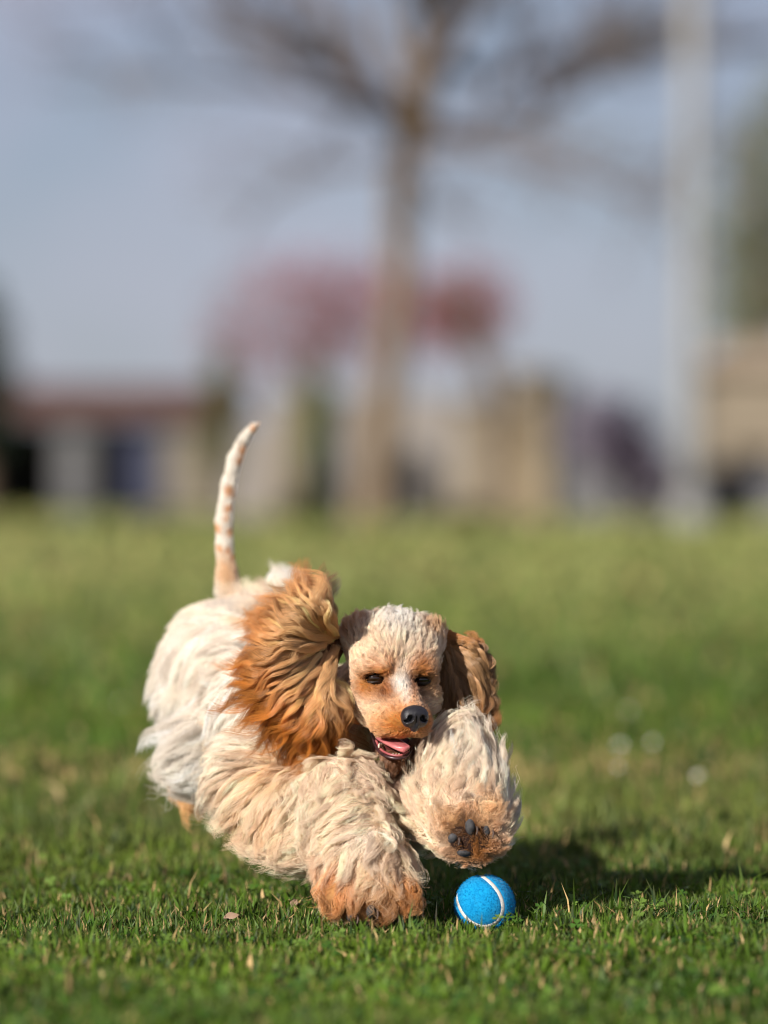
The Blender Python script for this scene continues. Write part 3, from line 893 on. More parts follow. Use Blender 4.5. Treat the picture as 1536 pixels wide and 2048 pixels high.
# --- coat colour: markings with their own shape, plus painted shade in neck gap and paw hollow (photo position, radius px, colour, strength)
MARKS = [((455, 1165, .66), 46, TAN * .95, .9), ((452, 1140, .7), 30, TAN, .7), ((520, 1270, .50), 50, TAN, .75), ((500, 1245, .60), 40, TAN, .55), ((530, 1200, .64), 36, TAN, .45),
         ((450, 1530, .30), 60, CRM * [1.0, .84, .70], .9), ((440, 1470, .35), 40, CRM * [.98, .88, .76], .6), ((590, 1555, .15), 50, TAN * 1.12, .75), ((570, 1640, .10), 40, TAN * 1.15, .5), ((690, 1640, .02), 36, TAN * 1.1, .55), ((480, 1640, .15), 40, TAN * 1.2, .35), ((640, 1600, .05), 34, WHT, .6), ((730, 1690, -.04), 36, WHT * .97, .6), ((500, 1590, .18), 45, CRM * .97, .5),
         ((672, 1770, -.05), 50, ORG * 1.25, .75), ((655, 1700, .0), 34, ORG * 1.3, .7), ((690, 1660, .02), 30, TAN, .6), ((735, 1805, -.08), 40, ORG * 1.1, .75), ((815, 1785, -.07), 40, ORG * 1.0, .75), ((770, 1825, -.08), 50, RUS, .8), ((680, 1830, -.05), 40, RUS, .8), ((760, 1760, -.08), 40, TAN, .5),
         ((900, 1640, -.06), 40, TAN * .9, .8), ((940, 1672, -.06), 62, ORG * .8, .9), ((938, 1680, -.05), 42, DRK * .7, .97), ((985, 1610, -.05), 40, TAN, .8), ((960, 1720, -.05), 50, ORG, .8), ((850, 1600, .05), 45, CRM * .95, .7),  # the DRK mark paints the depth shade of the raised paw's hollow
         ((380, 1600, .55), 40, TAN, .7), ((640, 1560, .1), 60, CRM, .5),
         # face
         ((752, 1352, .06), 42, ORG * .85, .97), ((732, 1374, .07), 28, ORG * .95, .9), ((770, 1328, .06), 24, ORG, .85), ((772, 1382, .06), 24, RUS * 1.2, .9), ((768, 1325, .06), 22, ORG * 1.3, .7),
         ((843, 1362, .065), 38, RUS * 1.1, .95), ((845, 1336, .07), 26, ORG, .8), ((868, 1375, .09), 24, TAN, .6),
         ((795, 1440, .02), 38, ORG * 1.2, .9), ((762, 1455, .05), 26, ORG * 1.4, .5), ((845, 1440, .03), 30, ORG * 1.2, .9), ((815, 1402, .03), 22, ORG * 1.5, .7), ((800, 1465, .02), 30, ORG * 1.35, .8),
         ((802, 1365, .05), 19, WHT * [.95, .97, 1.0], .95), ((812, 1392, .04), 13, WHT, .7), ((805, 1340, .05), 15, WHT * [.9, .9, .85], .8),
         ((698, 1255, .15), 32, TAN * .8, .75), ((720, 1228, .15), 22, TAN, .6), ((870, 1260, .15), 28, TAN * .9, .8), ((845, 1245, .12), 22, TAN, .35), ((775, 1300, .06), 30, CRM, .5),
         ((770, 1290, .06), 40, CRM, .7), ((730, 1300, .08), 40, CRM, .6), ((700, 1390, .17), 40, RUS * .6, .9), ((682, 1328, .19), 22, RUS * .7, .9), ((795, 1238, .12), 42, WHT * [1, 1.02, 1.06], .8), ((790, 1522, .06), 34, DRK * 1.6, .9), ((820, 1515, .08), 24, RUS, .9)]  # dimmed RUS marks paint shade on the neck between ear and face
tail_spots = [((520, 855, .69), 8), ((486, 905, .69), 9), ((478, 925, .69), 7), ((457, 985, .69), 9), ((470, 1000, .69), 7), ((455, 1020, .69), 7), ((435, 1060, .69), 8), ((458, 1068, .69), 7), ((452, 1040, .69), 5), ((440, 1100, .69), 7), ((455, 1105, .69), 6), ((465, 1118, .69), 5), ((505, 860, .69), 6)]
MARKS += [(c, r, TAN * [1, .85, .75], .95) for c, r in tail_spots]
N_BODY_MARKS = [m[0][:2] for m in MARKS].index((752, 1352))
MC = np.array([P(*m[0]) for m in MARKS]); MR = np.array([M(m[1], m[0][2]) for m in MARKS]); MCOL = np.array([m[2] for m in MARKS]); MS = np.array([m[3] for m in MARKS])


def body_params(p):
    n = len(p)
    D = np.stack([sdf(d, p) for d in PR], 1)
    w = np.exp(-(D - D.min(1, keepdims=True)) / .010)
    w /= w.sum(1, keepdims=True)
    g = lambda key: w @ np.array([d[key] for d in PR])
    col = g('col')
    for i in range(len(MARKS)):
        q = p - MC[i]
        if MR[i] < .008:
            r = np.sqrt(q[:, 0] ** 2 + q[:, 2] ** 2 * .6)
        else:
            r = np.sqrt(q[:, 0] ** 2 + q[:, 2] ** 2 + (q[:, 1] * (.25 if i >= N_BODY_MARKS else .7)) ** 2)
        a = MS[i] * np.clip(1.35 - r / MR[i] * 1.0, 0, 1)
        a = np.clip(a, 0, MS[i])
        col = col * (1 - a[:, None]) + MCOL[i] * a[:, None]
    Ls = np.ones(n)
    for c, rx, rz, f in ((P(938, 1678, -.05), M(52), M(46), .42), (P(764, 1812, -.06), M(64), M(20), .5), (EYES[0][0], M(26), M(20), .45), (EYES[1][0], M(24), M(18), .4), (P(829, 1434, .02), M(34), M(30), .5)):
        q = np.linalg.norm((p - c) / np.array([rx, .05, rz]), axis=1)
        Ls = np.minimum(Ls, f + (1 - f) * np.clip((q - .75) / .5, 0, 1))
    fl = w @ np.array([d['flow'] for d in PR])
    c = P(938, 1678, -.04); q = p - c                # fur parts around the pads of the raised paw
    k = np.clip(2.0 - np.linalg.norm(q / np.array([M(46), .05, M(42)]), axis=1), 0, 1)[:, None] * .9
    fl = fl * (1 - k) + unit(q * [1, .2, 1]) * k
    return dict(L=g('L') * Ls, flow=unit(fl), lift=g('lift'), wave=g('wave'), freq=g('freq'), col=col, head=w[:, NB:].sum(1))


dog = empty('dog', (0.0, .25, 0.0))
tag(dog, 'cream and golden spaniel leaping towards the blue ball, ears flying', 'dog')
skin, nt, b = new_mat('under_fur')
a = nt.nodes.new('ShaderNodeAttribute'); a.attribute_name = 'tint'
nt.links.new(a.outputs['Color'], b.inputs['Base Color'])
b.inputs['Roughness'].default_value = .9; b.inputs['Specular IOR Level'].default_value = .05
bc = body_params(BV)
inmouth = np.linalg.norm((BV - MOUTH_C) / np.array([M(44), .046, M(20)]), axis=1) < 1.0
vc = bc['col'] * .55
vc[inmouth] = (.07, .015, .015)
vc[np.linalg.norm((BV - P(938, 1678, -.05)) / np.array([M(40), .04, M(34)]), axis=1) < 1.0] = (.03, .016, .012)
for c, s in EYES:
    m = np.linalg.norm((BV - c) / np.array([M(22), .03, M(13)]), axis=1) < 1
    vc[m] = (.02, .012, .01)
body = mesh_obj('body', BV, BF, skin, dog, colors=vc)
bvh = BVHTree.FromPolygons([tuple(v) for v in BV], [tuple(f) for f in BF.tolist()])


def sample_surface(n, weight=None):
    """random points on the body, denser where weight(centre) is larger"""
    q = BV[BF]
    n1 = np.cross(q[:, 2] - q[:, 0], q[:, 3] - q[:, 1])
    area = .5 * np.linalg.norm(n1, axis=1)
    cen = q.mean(1)
    pw = area * (weight(cen) if weight else 1.0)
    k = rng.choice(len(BF), n, p=pw / pw.sum())
    u, v = rng.random((2, n, 1))
    pts = (q[k, 0] * (1 - u) + q[k, 1] * u) * (1 - v) + (q[k, 3] * (1 - u) + q[k, 2] * u) * v
    return pts, unit(n1[k])


def in_face_hole(p):
    """no hair on the eyes, the nose leather and inside the mouth"""
    m = np.zeros(len(p), bool)
    for (c, s), (rx, rz) in zip(EYES, ((19, 7.5), (17, 7))):
        m |= np.linalg.norm((p - c) / np.array([M(rx), .03, M(rz)]), axis=1) < 1
    m |= np.linalg.norm((p - MOUTH_C) / np.array([M(40), .044, M(17)]), axis=1) < 1.0
    m |= np.linalg.norm((p - P(830, 1434, .03)) / np.array([M(25), .03, M(22)]), axis=1) < 1.0
    for c, rx, rz, yy in PAD_HOLES:
        m |= np.linalg.norm((p - c) / np.array([rx, .03, rz]), axis=1) < 1.0
    return m


PADS = [  # px, py, depth, rx, rz, tilt (deg), kind   -- raised paw, then planted paw
    (905, 1676, -.043, 13, 15, 35, 'toe'), (941, 1655, -.048, 12, 19, -8, 'toe'), (973, 1662, -.044, 10, 17, -14, 'toe'), (928, 1706, -.041, 17, 9, 5, 'palm'),
    (702, 1833, -.064, 10, 12, 12, 'toe'), (742, 1824, -.070, 10, 15, 4, 'toe'), (784, 1833, -.064, 9, 12, -8, 'toe')]
PAD_HOLES = [(P(x, y, d), M(rx * .75), M(rz * .75), d) for x, y, d, rx, rz, t_, k_ in PADS]


def march(root, nrm, pr, K, hug=.75, seed=0):
    """guides that follow the body's surface, rising off it towards the tip"""
    n = len(root)
    out = np.empty((n, K, 3)); out[:, 0] = root
    r = np.random.default_rng(seed)
    L = pr['L'] * r.uniform(.75, 1.15, n)
    sw = np.zeros((n, 3))
    r3 = np.random.default_rng(99)
    for _ in range(5):                               # slow swirls, shared by neighbouring locks
        kv = r3.normal(size=3) * 34; amp = r3.normal(size=3)
        sw += np.sin(root @ kv + r3.uniform(0, 6.28))[:, None] * amp
    fl = unit(pr['flow'] + sw * .17 + r.normal(size=(n, 3)) * .07)
    lift = pr['lift'] * r.uniform(.7, 1.3, n)
    p = root.copy(); nn = nrm.copy(); prev = None
    for k in range(1, K):
        s = k / (K - 1)
        t = fl - nn * (fl * nn).sum(1, keepdims=True) * .92
        t = unit(t)
        if prev is not None:
            t = unit(t * .55 + prev * .45)
        step = (L / (K - 1))[:, None]
        p2 = p + t * step * .9 + nn * step * (lift * (1.3 - s * .5))[:, None]
        for i in range(n):
            loc, no, _, dist = bvh.find_nearest(p2[i])
            loc = np.array(loc); no = np.array(no)
            hwant = L[i] * lift[i] * s ** .8
            side = (p2[i] - loc) @ no
            tgt = loc + no * hwant
            if side < hwant * .5:
                p2[i] = loc + no * max(hwant * .6, .0012)
            else:
                p2[i] = p2[i] * (1 - hug) + tgt * hug
            nn[i] = no
        prev = unit(p2 - p)
        p = p2
        out[:, k] = p
    return out


def strands(guides, gn, gpar, roots, rpar, K, clump=.75, cpow=1.1, frizz=.0006, wave_gain=1.0, rad=.00016, seed=1, tipcol=None, jitter=.12):
    """grow strands: each takes the shape of its nearest guide and gathers towards it"""
    r = np.random.default_rng(seed)
    kd = KDTree(len(guides))
    for i, g_ in enumerate(guides[:, 0]):
        kd.insert(g_, i)
    kd.balance()
    gi = np.array([kd.find(p)[1] for p in roots])
    n = len(roots)
    G = guides[gi]
    s = np.linspace(0, 1, K)
    delta = G - G[:, :1]
    lens = r.uniform(.6, 1.12, n)[:, None, None]
    soft = 1 - .6 * np.clip((roots[:, 1] - .40) / .15, 0, 1)
    c = (clump * soft[:, None] * r.uniform(.75, 1.1, n)[:, None] * s[None] ** cpow)[..., None]
    base = roots[:, None] * (1 - c) + G[:, :1] * c
    pts = base + delta * lens
    Lg = np.linalg.norm(np.diff(guides, axis=1), axis=2).sum(1)
    tg = unit(guides[:, -1] - guides[:, 0]); vv = unit(np.cross(tg, gn)); uu = unit(np.cross(vv, tg))
    r3 = np.random.default_rng(55)                    # neighbouring locks wave together
    ph = r.normal(0, .55, len(guides)); g0 = guides[:, 0]
    for _ in range(4):
        ph += 1.6 * np.sin(g0 @ (r3.normal(size=3) * 42) + r3.uniform(0, 6.28))
    hand = np.where(np.sin(g0 @ np.array([31., 23, 37])) > 0, 1., -1.)
    A = (gpar['wave'] * Lg * .30 * r.uniform(.4, 1.5, len(guides)) * wave_gain)[gi]
    fr = (gpar['freq'] * r.uniform(.7, 1.3, len(guides)))[gi]
    ang = 2 * math.pi * fr[:, None] * s[None] + ph[gi][:, None] + r.normal(0, .35, n)[:, None]
    env = (s[None] ** .9) * np.ones((n, 1))
    pts += (A[:, None] * env * (np.sin(ang) - np.sin(ang[:, :1])))[..., None] * vv[gi][:, None] * .8
    pts += (A[:, None] * env * (np.cos(ang) - np.cos(ang[:, :1])) * hand[gi][:, None])[..., None] * uu[gi][:, None] * .55
    pts += (r.normal(size=(n, 1, 3)) * s[None, :, None] + r.normal(size=(n, K, 3)) * .35 * s[None, :, None]) * frizz * 2
    taper = np.array([1.0 - .75 * q ** 2.2 for q in s])
    rr = rad * r.uniform(.7, 1.3, n)[:, None] * taper[None]
    cl = r.normal(0, jitter, len(guides))
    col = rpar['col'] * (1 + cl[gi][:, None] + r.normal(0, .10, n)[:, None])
    col = np.repeat(np.clip(col, .01, .95)[:, None], K, 1)
    if tipcol is not None:
        col = col * tipcol(s)[None, :, None]
    return pts, rr, np.clip(col, .008, .95)


def coat(name, n_guides, n_fine, n_strands, weight, K, parent, seed, fine_clump=.45, **kw):
    """locks in two tiers: coarse guides follow the body, fine locks gather towards them, strands towards the fine locks"""
    hug = kw.pop('hug', .75)
    short = kw.pop('short', 1.0)
    gp, gn = sample_surface(n_guides, weight)
    m = ~in_face_hole(gp); gp, gn = gp[m], gn[m]
    gpar = body_params(gp)
    gpar['L'] = gpar['L'] * short
    g = march(gp, gn, gpar, K, hug, seed)
    fp, fn = sample_surface(n_fine, weight)
    m = ~in_face_hole(fp); fp, fn = fp[m], fn[m]
    fpar = body_params(fp)
    fg, _, _ = strands(g, gn, gpar, fp, fpar, K, clump=fine_clump, cpow=1.1, frizz=kw.pop('fine_frizz', .0006), wave_gain=kw.get('wave_gain', 1.0), seed=seed + 100)
    fpar = dict(fpar); fpar['wave'] = fpar['wave'] * .45; fpar['freq'] = fpar['freq'] * 1.25
    rp, rn = sample_surface(n_strands, weight)
    m = ~in_face_hole(rp); rp = rp[m]
    rpar = body_params(rp)
    pts, rr, col = strands(fg, fn, fpar, rp, rpar, K, seed=seed, **kw)
    return hair_obj(name, pts, rr, col, hair_mat, parent)


HEAD_LO, HEAD_HI = P(680, 1535, 0), P(895, 1205, 0)


def is_head(c):
    return (np.stack([sdf(d, c) for d in PR[NB:]], 1).min(1) < .004)


def w_body(c):
    w = np.where(is_head(c), 0.0, 1.0)
    w = w * np.where(c[:, 2] > P(0, 1140, .7)[2], .0, 1.0)
    front = np.clip((.42 - c[:, 1]) / .3, 0, 1)
    return w * (0.55 + 1.2 * front)


def w_tail(c):
    return np.where((c[:, 2] > P(0, 1165, .7)[2]) & (c[:, 0] < P(495, 0, .7)[0] + np.where(c[:, 2] > P(0, 1000, .7)[2], .06, 0)), 1.0, 0.0)


def w_face(c):
    skull = is_head(c)
    return np.where(skull, 1.0, 0.0) * np.where(c[:, 1] > .20, .5, 1.0)


coat('undercoat', 1200, 2600, 30000, w_body, 4, body, 11, clump=.3, frizz=.0008, wave_gain=.3, rad=.00024, hug=.9, short=.45)
coat('coat', 1000, 3000, 150000, w_body, 12, body, 12, clump=.78, cpow=.8, frizz=.0003, rad=.00013, wave_gain=1.35, fine_clump=.45, jitter=.15)
def w_wisp(c):
    return w_body(c) * (np.stack([sdf(d, c) for d in PR[NB:]], 1).min(1) > .03) * (c[:, 2] < P(0, 1420, .1)[2])


coat('wisps', 420, 900, 9000, w_wisp, 12, body, 15, clump=.90, cpow=.6, frizz=.0006, rad=.00013, wave_gain=1.6, fine_clump=.5, hug=.35, short=1.12, jitter=.1)
coat('tail_hair', 700, 1800, 14000, w_tail, 4, body, 13, clump=.15, frizz=.0002, rad=.00014, hug=.9, jitter=.05, fine_frizz=.0001)
coat('face_hair', 1600, 6000, 80000, w_face, 6, body, 14, clump=.45, frizz=.00020, rad=.00010, hug=.8, wave_gain=.6, fine_clump=.30, jitter=.13, fine_frizz=.00040)


def w_crown(c):
    return w_face(c) * (c[:, 2] > P(0, 1318, .12)[2])


coat('crown_hair', 420, 1100, 16000, w_crown, 8, body, 16, clump=.80, cpow=.8, frizz=.0003, rad=.00012, hug=.6, wave_gain=1.6, fine_clump=.5, jitter=.10, short=1.7)


# --- ears: a leather flap under long feathered locks
ear_skin = noise_mat('ear_leather', (.10, .045, .02), (.20, .09, .04), 60, .9)


def ear(label, root, flap_pts, guides_fn, n_guides, per, K, colf, seed, clump_r, wave=.006, wfreq=1.6, rad=.00016):
    """flap_pts: list of (px,py,y,halfwidth px) down the middle of the leather; guides_fn(rng) -> root, mid..., tip control points"""
    r = np.random.default_rng(seed)
    n = 18
    mid = smooth_path([P(*q[:3]) for q in flap_pts], n)
    hw = np.interp(np.linspace(0, 1, n), np.linspace(0, 1, len(flap_pts)), [M(q[3]) for q in flap_pts])
    tn = unit(np.gradient(mid, axis=0)); side = unit(np.cross(tn, np.array([0, 1.0, 0]) + 0 * tn)); nr = np.cross(side, tn)
    v, f = [], []
    m = 9
    for i in range(n):
        for j in range(m):
            a = 2 * math.pi * j / m
            v.append(mid[i] + side[i] * hw[i] * math.cos(a) + nr[i] * .0035 * math.sin(a) + nr[i] * .006 * math.cos(a) ** 2)
    for i in range(n - 1):
        for j in range(m):
            k = (j + 1) % m
            f.append((i * m + j, i * m + k, i * m + m + k, i * m + m + j))
    f.append(tuple(range(m - 1, -1, -1))); f.append(tuple(range((n - 1) * m, n * m)))
    e = mesh_obj('ear', v, f, ear_skin, dog)
    e['label'] = label
    G, ty = [], []
    for i in range(n_guides):
        cp, u = guides_fn(r, i, n_guides)
        G.append(smooth_path(cp, K)); ty.append(u)
    G = np.array(G); ty = np.array(ty)
    s = np.linspace(0, 1, K)
    gi = np.repeat(np.arange(n_guides), per)
    N = len(gi)
    g = G[gi]
    tg = unit(G[:, -1] - G[:, 0]); vv = unit(np.cross(tg, np.array([0, -1.0, 0]) + 0 * tg)); uu = unit(np.cross(vv, tg))
    th_ = np.arctan2(tg[:, 2], tg[:, 0])
    ph = 2.5 * np.sin(th_ * 3.0 + 1) + 1.5 * np.sin(th_ * 7.0) + r.normal(0, .7, n_guides); Ln = np.linalg.norm(np.diff(G, axis=1), axis=2).sum(1)
    a = r.uniform(0, 6.28, N); q = clump_r * np.sqrt(r.random(N)) * r.uniform(.5, 1.5, n_guides)[gi]
    spread = (1 - .95 * s[None] ** .8) * q[:, None]
    pts = g + (np.cos(a)[:, None] * spread)[..., None] * vv[gi][:, None] + (np.sin(a)[:, None] * spread * .5)[..., None] * uu[gi][:, None]
    A = wave * r.uniform(.4, 1.3, n_guides)[gi] * (Ln[gi] / .07)
    fr = wfreq * r.uniform(.75, 1.3, n_guides)[gi] * (Ln[gi] / .07) ** .5
    ang = 2 * math.pi * fr[:, None] * s[None] + ph[gi][:, None] + r.normal(0, .3, N)[:, None]
    pts += (A[:, None] * s[None] ** .8 * (np.sin(ang) - np.sin(ang[:, :1])))[..., None] * vv[gi][:, None]
    pts += (A[:, None] * .6 * s[None] ** .8 * (np.cos(ang) - np.cos(ang[:, :1])))[..., None] * uu[gi][:, None]
    ls = r.uniform(.72, 1.05, N)[:, None, None]
    pts = pts[:, :1] + (pts - pts[:, :1]) * ls
    pts += r.normal(size=(N, 1, 3)) * s[None, :, None] * .0008
    gt = r.normal(0, .22, n_guides)
    col = colf(pts, s, ty[gi]) * (1 + gt[gi][:, None, None] + r.normal(0, .12, N)[:, None, None])
    rr = rad * r.uniform(.7, 1.3, N)[:, None] * (1 - .75 * s ** 2.5)[None]
    hair_obj('ear_hair', pts, rr, np.clip(col, .008, .9), hair_mat, e)
    return e


C0 = (674, 1284)
TH = np.array([95, 104, 112, 130, 150, 170, 187, 200, 214, 228, 240, 252, 262, 272, 282, 288])
RR = np.array([86, 128, 150, 160, 172, 182, 195, 220, 243, 262, 272, 262, 246, 232, 208, 185])


def left_guides(r, i, n):
    th = r.uniform(97, 286)
    Rm = np.interp(th, TH, RR)
    t0 = r.uniform(0.03, .42)
    t1 = min(1.0, t0 + r.uniform(.42, .62)) if r.random() < .38 else r.uniform(.80, 1.16)
    # hair hangs a little: angle drifts downwards (towards 250 deg) along the lock
    drift = (252 - th) * r.uniform(-.02, .14) + r.normal(0, 7)
    dep = lambda t: .150 - .075 * math.sin(min(t, 1) * 2.6) + .02 * (t > .9)
    layer = r.uniform(-.022, .016)
    cps = []
    for q in np.linspace(0, 1, 5):
        t = t0 + (t1 - t0) * q
        a = R(th + drift * q * 1.2)
        # the root line is a short edge, not a point
        ox = -36 * math.sin(min(1, t) * 3.14159) * max(0, min(1, (th - 245) / 35))
        y = dep(t) + layer + (-.006 * math.sin(q * 3.1) - .010 * q * r.uniform(0, 1))
        cps.append(P(C0[0] + ox + Rm * t * math.cos(a), C0[1] - Rm * t * math.sin(a), y))
    return cps, t1


def left_col(pts, s, t1):
    rad_ = np.linalg.norm((pts - P(C0[0], C0[1], .1))[..., [0, 2]], axis=-1) / M(240, .1)
    k = np.clip((rad_ - .40) / .45, 0, 1)[..., None]
    lowr = np.clip((P(0, 1380, .1)[2] - pts[..., 2]) / .05, 0, 1)[..., None]
    base = TAN * [1.08, 1.18, 1.35]
    tip = ORG * [1.15, 1.15, 1.0]
    return base * (1 - k) + tip * k * (1 - .12 * lowr)


ear('golden copper ear flung wide', C0, [(688, 1272, .150, 22), (650, 1300, .118, 46), (612, 1345, .098, 56), (590, 1400, .092, 44), (585, 1440, .095, 18)], left_guides, 330, 160, 20, left_col, 21, .0044, wave=.0044, wfreq=1.4, rad=.00011)
C1 = (884, 1272)


def right_guides(r, i, n):
    # hangs beside the cheek, tips curling up at the outer edge
    u = r.random()
    edge = r.random() < .5
    if edge:
        tyy = r.uniform(1285, 1460); tx = 902 + 74 * math.sqrt(min(1, (tyy - 1262) / 75)) + r.uniform(-8, 6)
    else:
        tx, tyy = r.uniform(868, 968), r.uniform(1400, 1500)
    t0 = r.uniform(0, .45)
    sx, sy = C1[0] + r.uniform(-6, 14), C1[1] + r.uniform(-12, 18)
    sx, sy = sx + (tx - sx) * t0, sy + (tyy - sy) * t0
    y0 = .178 - .03 * t0 + r.uniform(-.012, .012)
    bow = r.uniform(5, 24)
    cps = [P(sx, sy, y0), P(sx * .62 + tx * .38 + bow * .8, sy * .62 + tyy * .38 - bow * .3, y0 - .012), P(sx * .25 + tx * .75 + bow * .5, sy * .25 + tyy * .75 + 2, y0 - .010)]
    if edge:
        c = r.uniform(9, 18)
        cps += [P(tx, tyy + c * .4, y0 - .006), P(tx + c * .7, tyy - c * .3, y0 - .004), P(tx + c * .3, tyy - c * 1.1, y0), P(tx - c * .5, tyy - c * .7, y0 + .002)]
    else:
        cps += [P(tx, tyy, y0 - .004)]
    return cps, 1.0


def right_col(pts, s, t1):
    base = TAN * [.62, .64, .72]  # tan darkened: the shade on this ear is put into its colour
    tip = TAN * [.36, .32, .32]
    up = np.clip((pts[..., 2] - P(0, 1300, .12)[2]) / .02, 0, 1)[..., None]
    low = np.clip((P(0, 1400, .12)[2] - pts[..., 2]) / .03, 0, 1)[..., None]
    k = s[None, :, None]
    c = base * (1 - k) + tip * k
    c = c * (1 - up * .7) + ORG * 1.1 * up * .7
    return c * (1 - low * .4) + ORG * 1.1 * low * .4


ear('shaded brown ear with curled tips beside the cheek', C1, [(882, 1268, .172, 16), (908, 1300, .176, 30), (922, 1350, .176, 38), (924, 1405, .174, 30), (922, 1435, .17, 12)], right_guides, 240, 100, 20, right_col, 22, .0034, wave=.0034, wfreq=1.4, rad=.00011)

# --- nose
nose_mat, nt, b = new_mat('nose_leather')
tc = nt.nodes.new('ShaderNodeTexCoord')
vo = nt.nodes.new('ShaderNodeTexVoronoi'); vo.inputs['Scale'].default_value = 900
nt.links.new(tc.outputs['Object'], vo.inputs['Vector'])
b.inputs['Base Color'].default_value = (.014, .013, .017, 1)
b.inputs['Roughness'].default_value = .42; b.inputs['Specular IOR Level'].default_value = .6
bp = nt.nodes.new('ShaderNodeBump'); bp.inputs['Strength'].default_value = .5; bp.inputs['Distance'].default_value = .0006
nt.links.new(vo.outputs['Distance'], bp.inputs['Height']); nt.links.new(bp.outputs['Normal'], b.inputs['Normal'])
NC = P(829, 1434, .018)
ax = np.arange(-.024, .024, .0007)
gxx, gyy, gzz = np.meshgrid(ax, ax, ax, indexing='ij')
# local frame: x right, y depth, z up, turned with the head
yaw, pit = R(14), R(-20)
cx, sx_ = math.cos(yaw), math.sin(yaw)
lx = gxx * cx + gyy * sx_; ly = -gxx * sx_ + gyy * cx; lz = gzz


def ell(c, r):
    q = np.stack([(lx - c[0]) / r[0], (ly - c[1]) / r[1], (lz - c[2]) / r[2]], -1)
    k0 = np.linalg.norm(q, axis=-1); k1 = np.linalg.norm(q / np.array(r), axis=-1)
    return k0 * (k0 - 1) / (k1 + 1e-9)


def smin(a, b_, k):
    h = np.clip(.5 + .5 * (a - b_) / k, 0, 1)
    return a * (1 - h) + b_ * h - k * h * (1 - h)


gzz_ = lz; lz = lz / 1.18; lx = lx / 1.04
d = ell((0, 0, .002), (.0135, .012, .0090))
d = smin(d, ell((-.0075, -.001, -.001), (.0068, .010, .0085)), .004)
d = smin(d, ell((.0075, -.001, -.001), (.0068, .010, .0085)), .004)
d = smin(d, ell((0, .002, -.0085), (.0048, .009, .0055)), .004)
for s in (-1, 1):
    d = -smin(-d, ell((s * .0066, -.0095, -.0010), (.0030, .0058, .0030)), .0015)
    d = -smin(-d, ell((s * .0100, -.0085, -.0035), (.0034, .0060, .0014)), .0012)
d = -smin(-d, ell((0, -.0115, -.006), (.0008, .0042, .0075)), .0012)
nv, nf = surface_nets(ax, ax, ax, d)
mesh_obj('nose', nv + NC, nf, nose_mat, dog)

# --- eyes with dark rims
eye_mat, nt, b = new_mat('eye')
b.inputs['Base Color'].default_value = (.016, .007, .003, 1); b.inputs['Roughness'].default_value = .05; b.inputs['Specular IOR Level'].default_value = .8
rim_mat = noise_mat('eye_rim', (.012, .008, .007), (.03, .018, .014), 200, .45)
for c, s in EYES:
    v, f = ellipsoid(c + np.array([0, .0070, 0]), (.0108 * s, .0100 * s, .0086 * s))
    mb = MB(); mb.add(v, f); e = mb.build('eye', eye_mat, dog)
    aa = np.linspace(0, 2 * math.pi, 28, endpoint=False)
    ring = np.stack([c[0] + M(19) * s * np.cos(aa), c[1] - .0010 + .0060 * np.cos(aa) ** 2, c[2] + (M(7.2) * np.sin(aa) * np.where(np.sin(aa) > 0, .8, 1.0) - M(3) * np.cos(aa) * (-1 if c[0] < .02 else 1)) * s], 1)
    mb = MB(); mb.tube(np.vstack([ring, ring[:1]]), .0016, 6, False); mb.build('eyelid', rim_mat, e)

# --- mouth: tongue, dark lips, teeth
pink = noise_mat('tongue_skin', (.46, .12, .13), (.62, .20, .20), 150, .3, .25, spec=.6)
lipm = noise_mat('lip_skin', (.020, .010, .011), (.07, .026, .028), 120, .35, .2, spec=.6)
gum = noise_mat('gum', (.30, .07, .08), (.40, .11, .11), 120, .35, spec=.6)
ivory = noise_mat('tooth', (.62, .55, .42), (.72, .66, .54), 100, .3)
tp = smooth_path([P(772, 1478, .10), P(784, 1486, .070), P(798, 1494, .048), P(808, 1500, .038)], 14)
v, f = [], []
for i, p in enumerate(tp):
    u = i / 13
    w = M(24) * (1 - .25 * u) * math.sqrt(max(.02, 1 - max(0, (u - .75) / .25) ** 2))
    for j in range(10):
        a = 2 * math.pi * j / 10
        v.append(p + np.array([w * math.cos(a), 0, .0034 * math.sin(a) - .0014 * math.exp(-(math.cos(a) / .25) ** 2) * (math.sin(a) > 0) + .0020 * math.cos(a) ** 2]))
for i in range(13):
    for j in range(10):
        k = (j + 1) % 10
        f.append((i * 10 + j, i * 10 + k, i * 10 + 10 + k, i * 10 + 10 + j))
f.append(tuple(range(9, -1, -1))); f.append(tuple(range(130, 140)))
mesh_obj('tongue', v, f, pink, dog)
mb = MB(); mb.tube(smooth_path([P(742, 1466, .10), P(750, 1489, .082), P(760, 1505, .066), P(776, 1514, .054), P(797, 1517, .050), P(816, 1511, .055), P(826, 1495, .072)], 26), np.concatenate([np.linspace(.0010, .0019, 13), np.linspace(.0019, .0010, 13)]), 8); lip = mb.build('lower_lip', lipm, dog)
mb = MB(); mb.tube(smooth_path([P(752, 1481, .085), P(762, 1499, .069), P(780, 1509, .056), P(800, 1511, .053), P(816, 1503, .058)], 18), .0014, 7); gm_ = mb.build('lower_gum', gum, dog)
for (px, py, yy, h, r0) in ((758, 1496, .069, 10, 2.6), (786, 1510, .055, 3.5, 1.6), (792, 1510.5, .054, 3.5, 1.6), (798, 1510, .054, 3.5, 1.6)):
    p0 = P(px, py, yy)
    mb = MB(); mb.tube([p0, p0 + [0, 0, M(h) * .6], p0 + [M(.8), 0, M(h)]], [M(r0), M(r0 * .75), M(.4)], 7); mb.build('tooth', ivory, gm_)

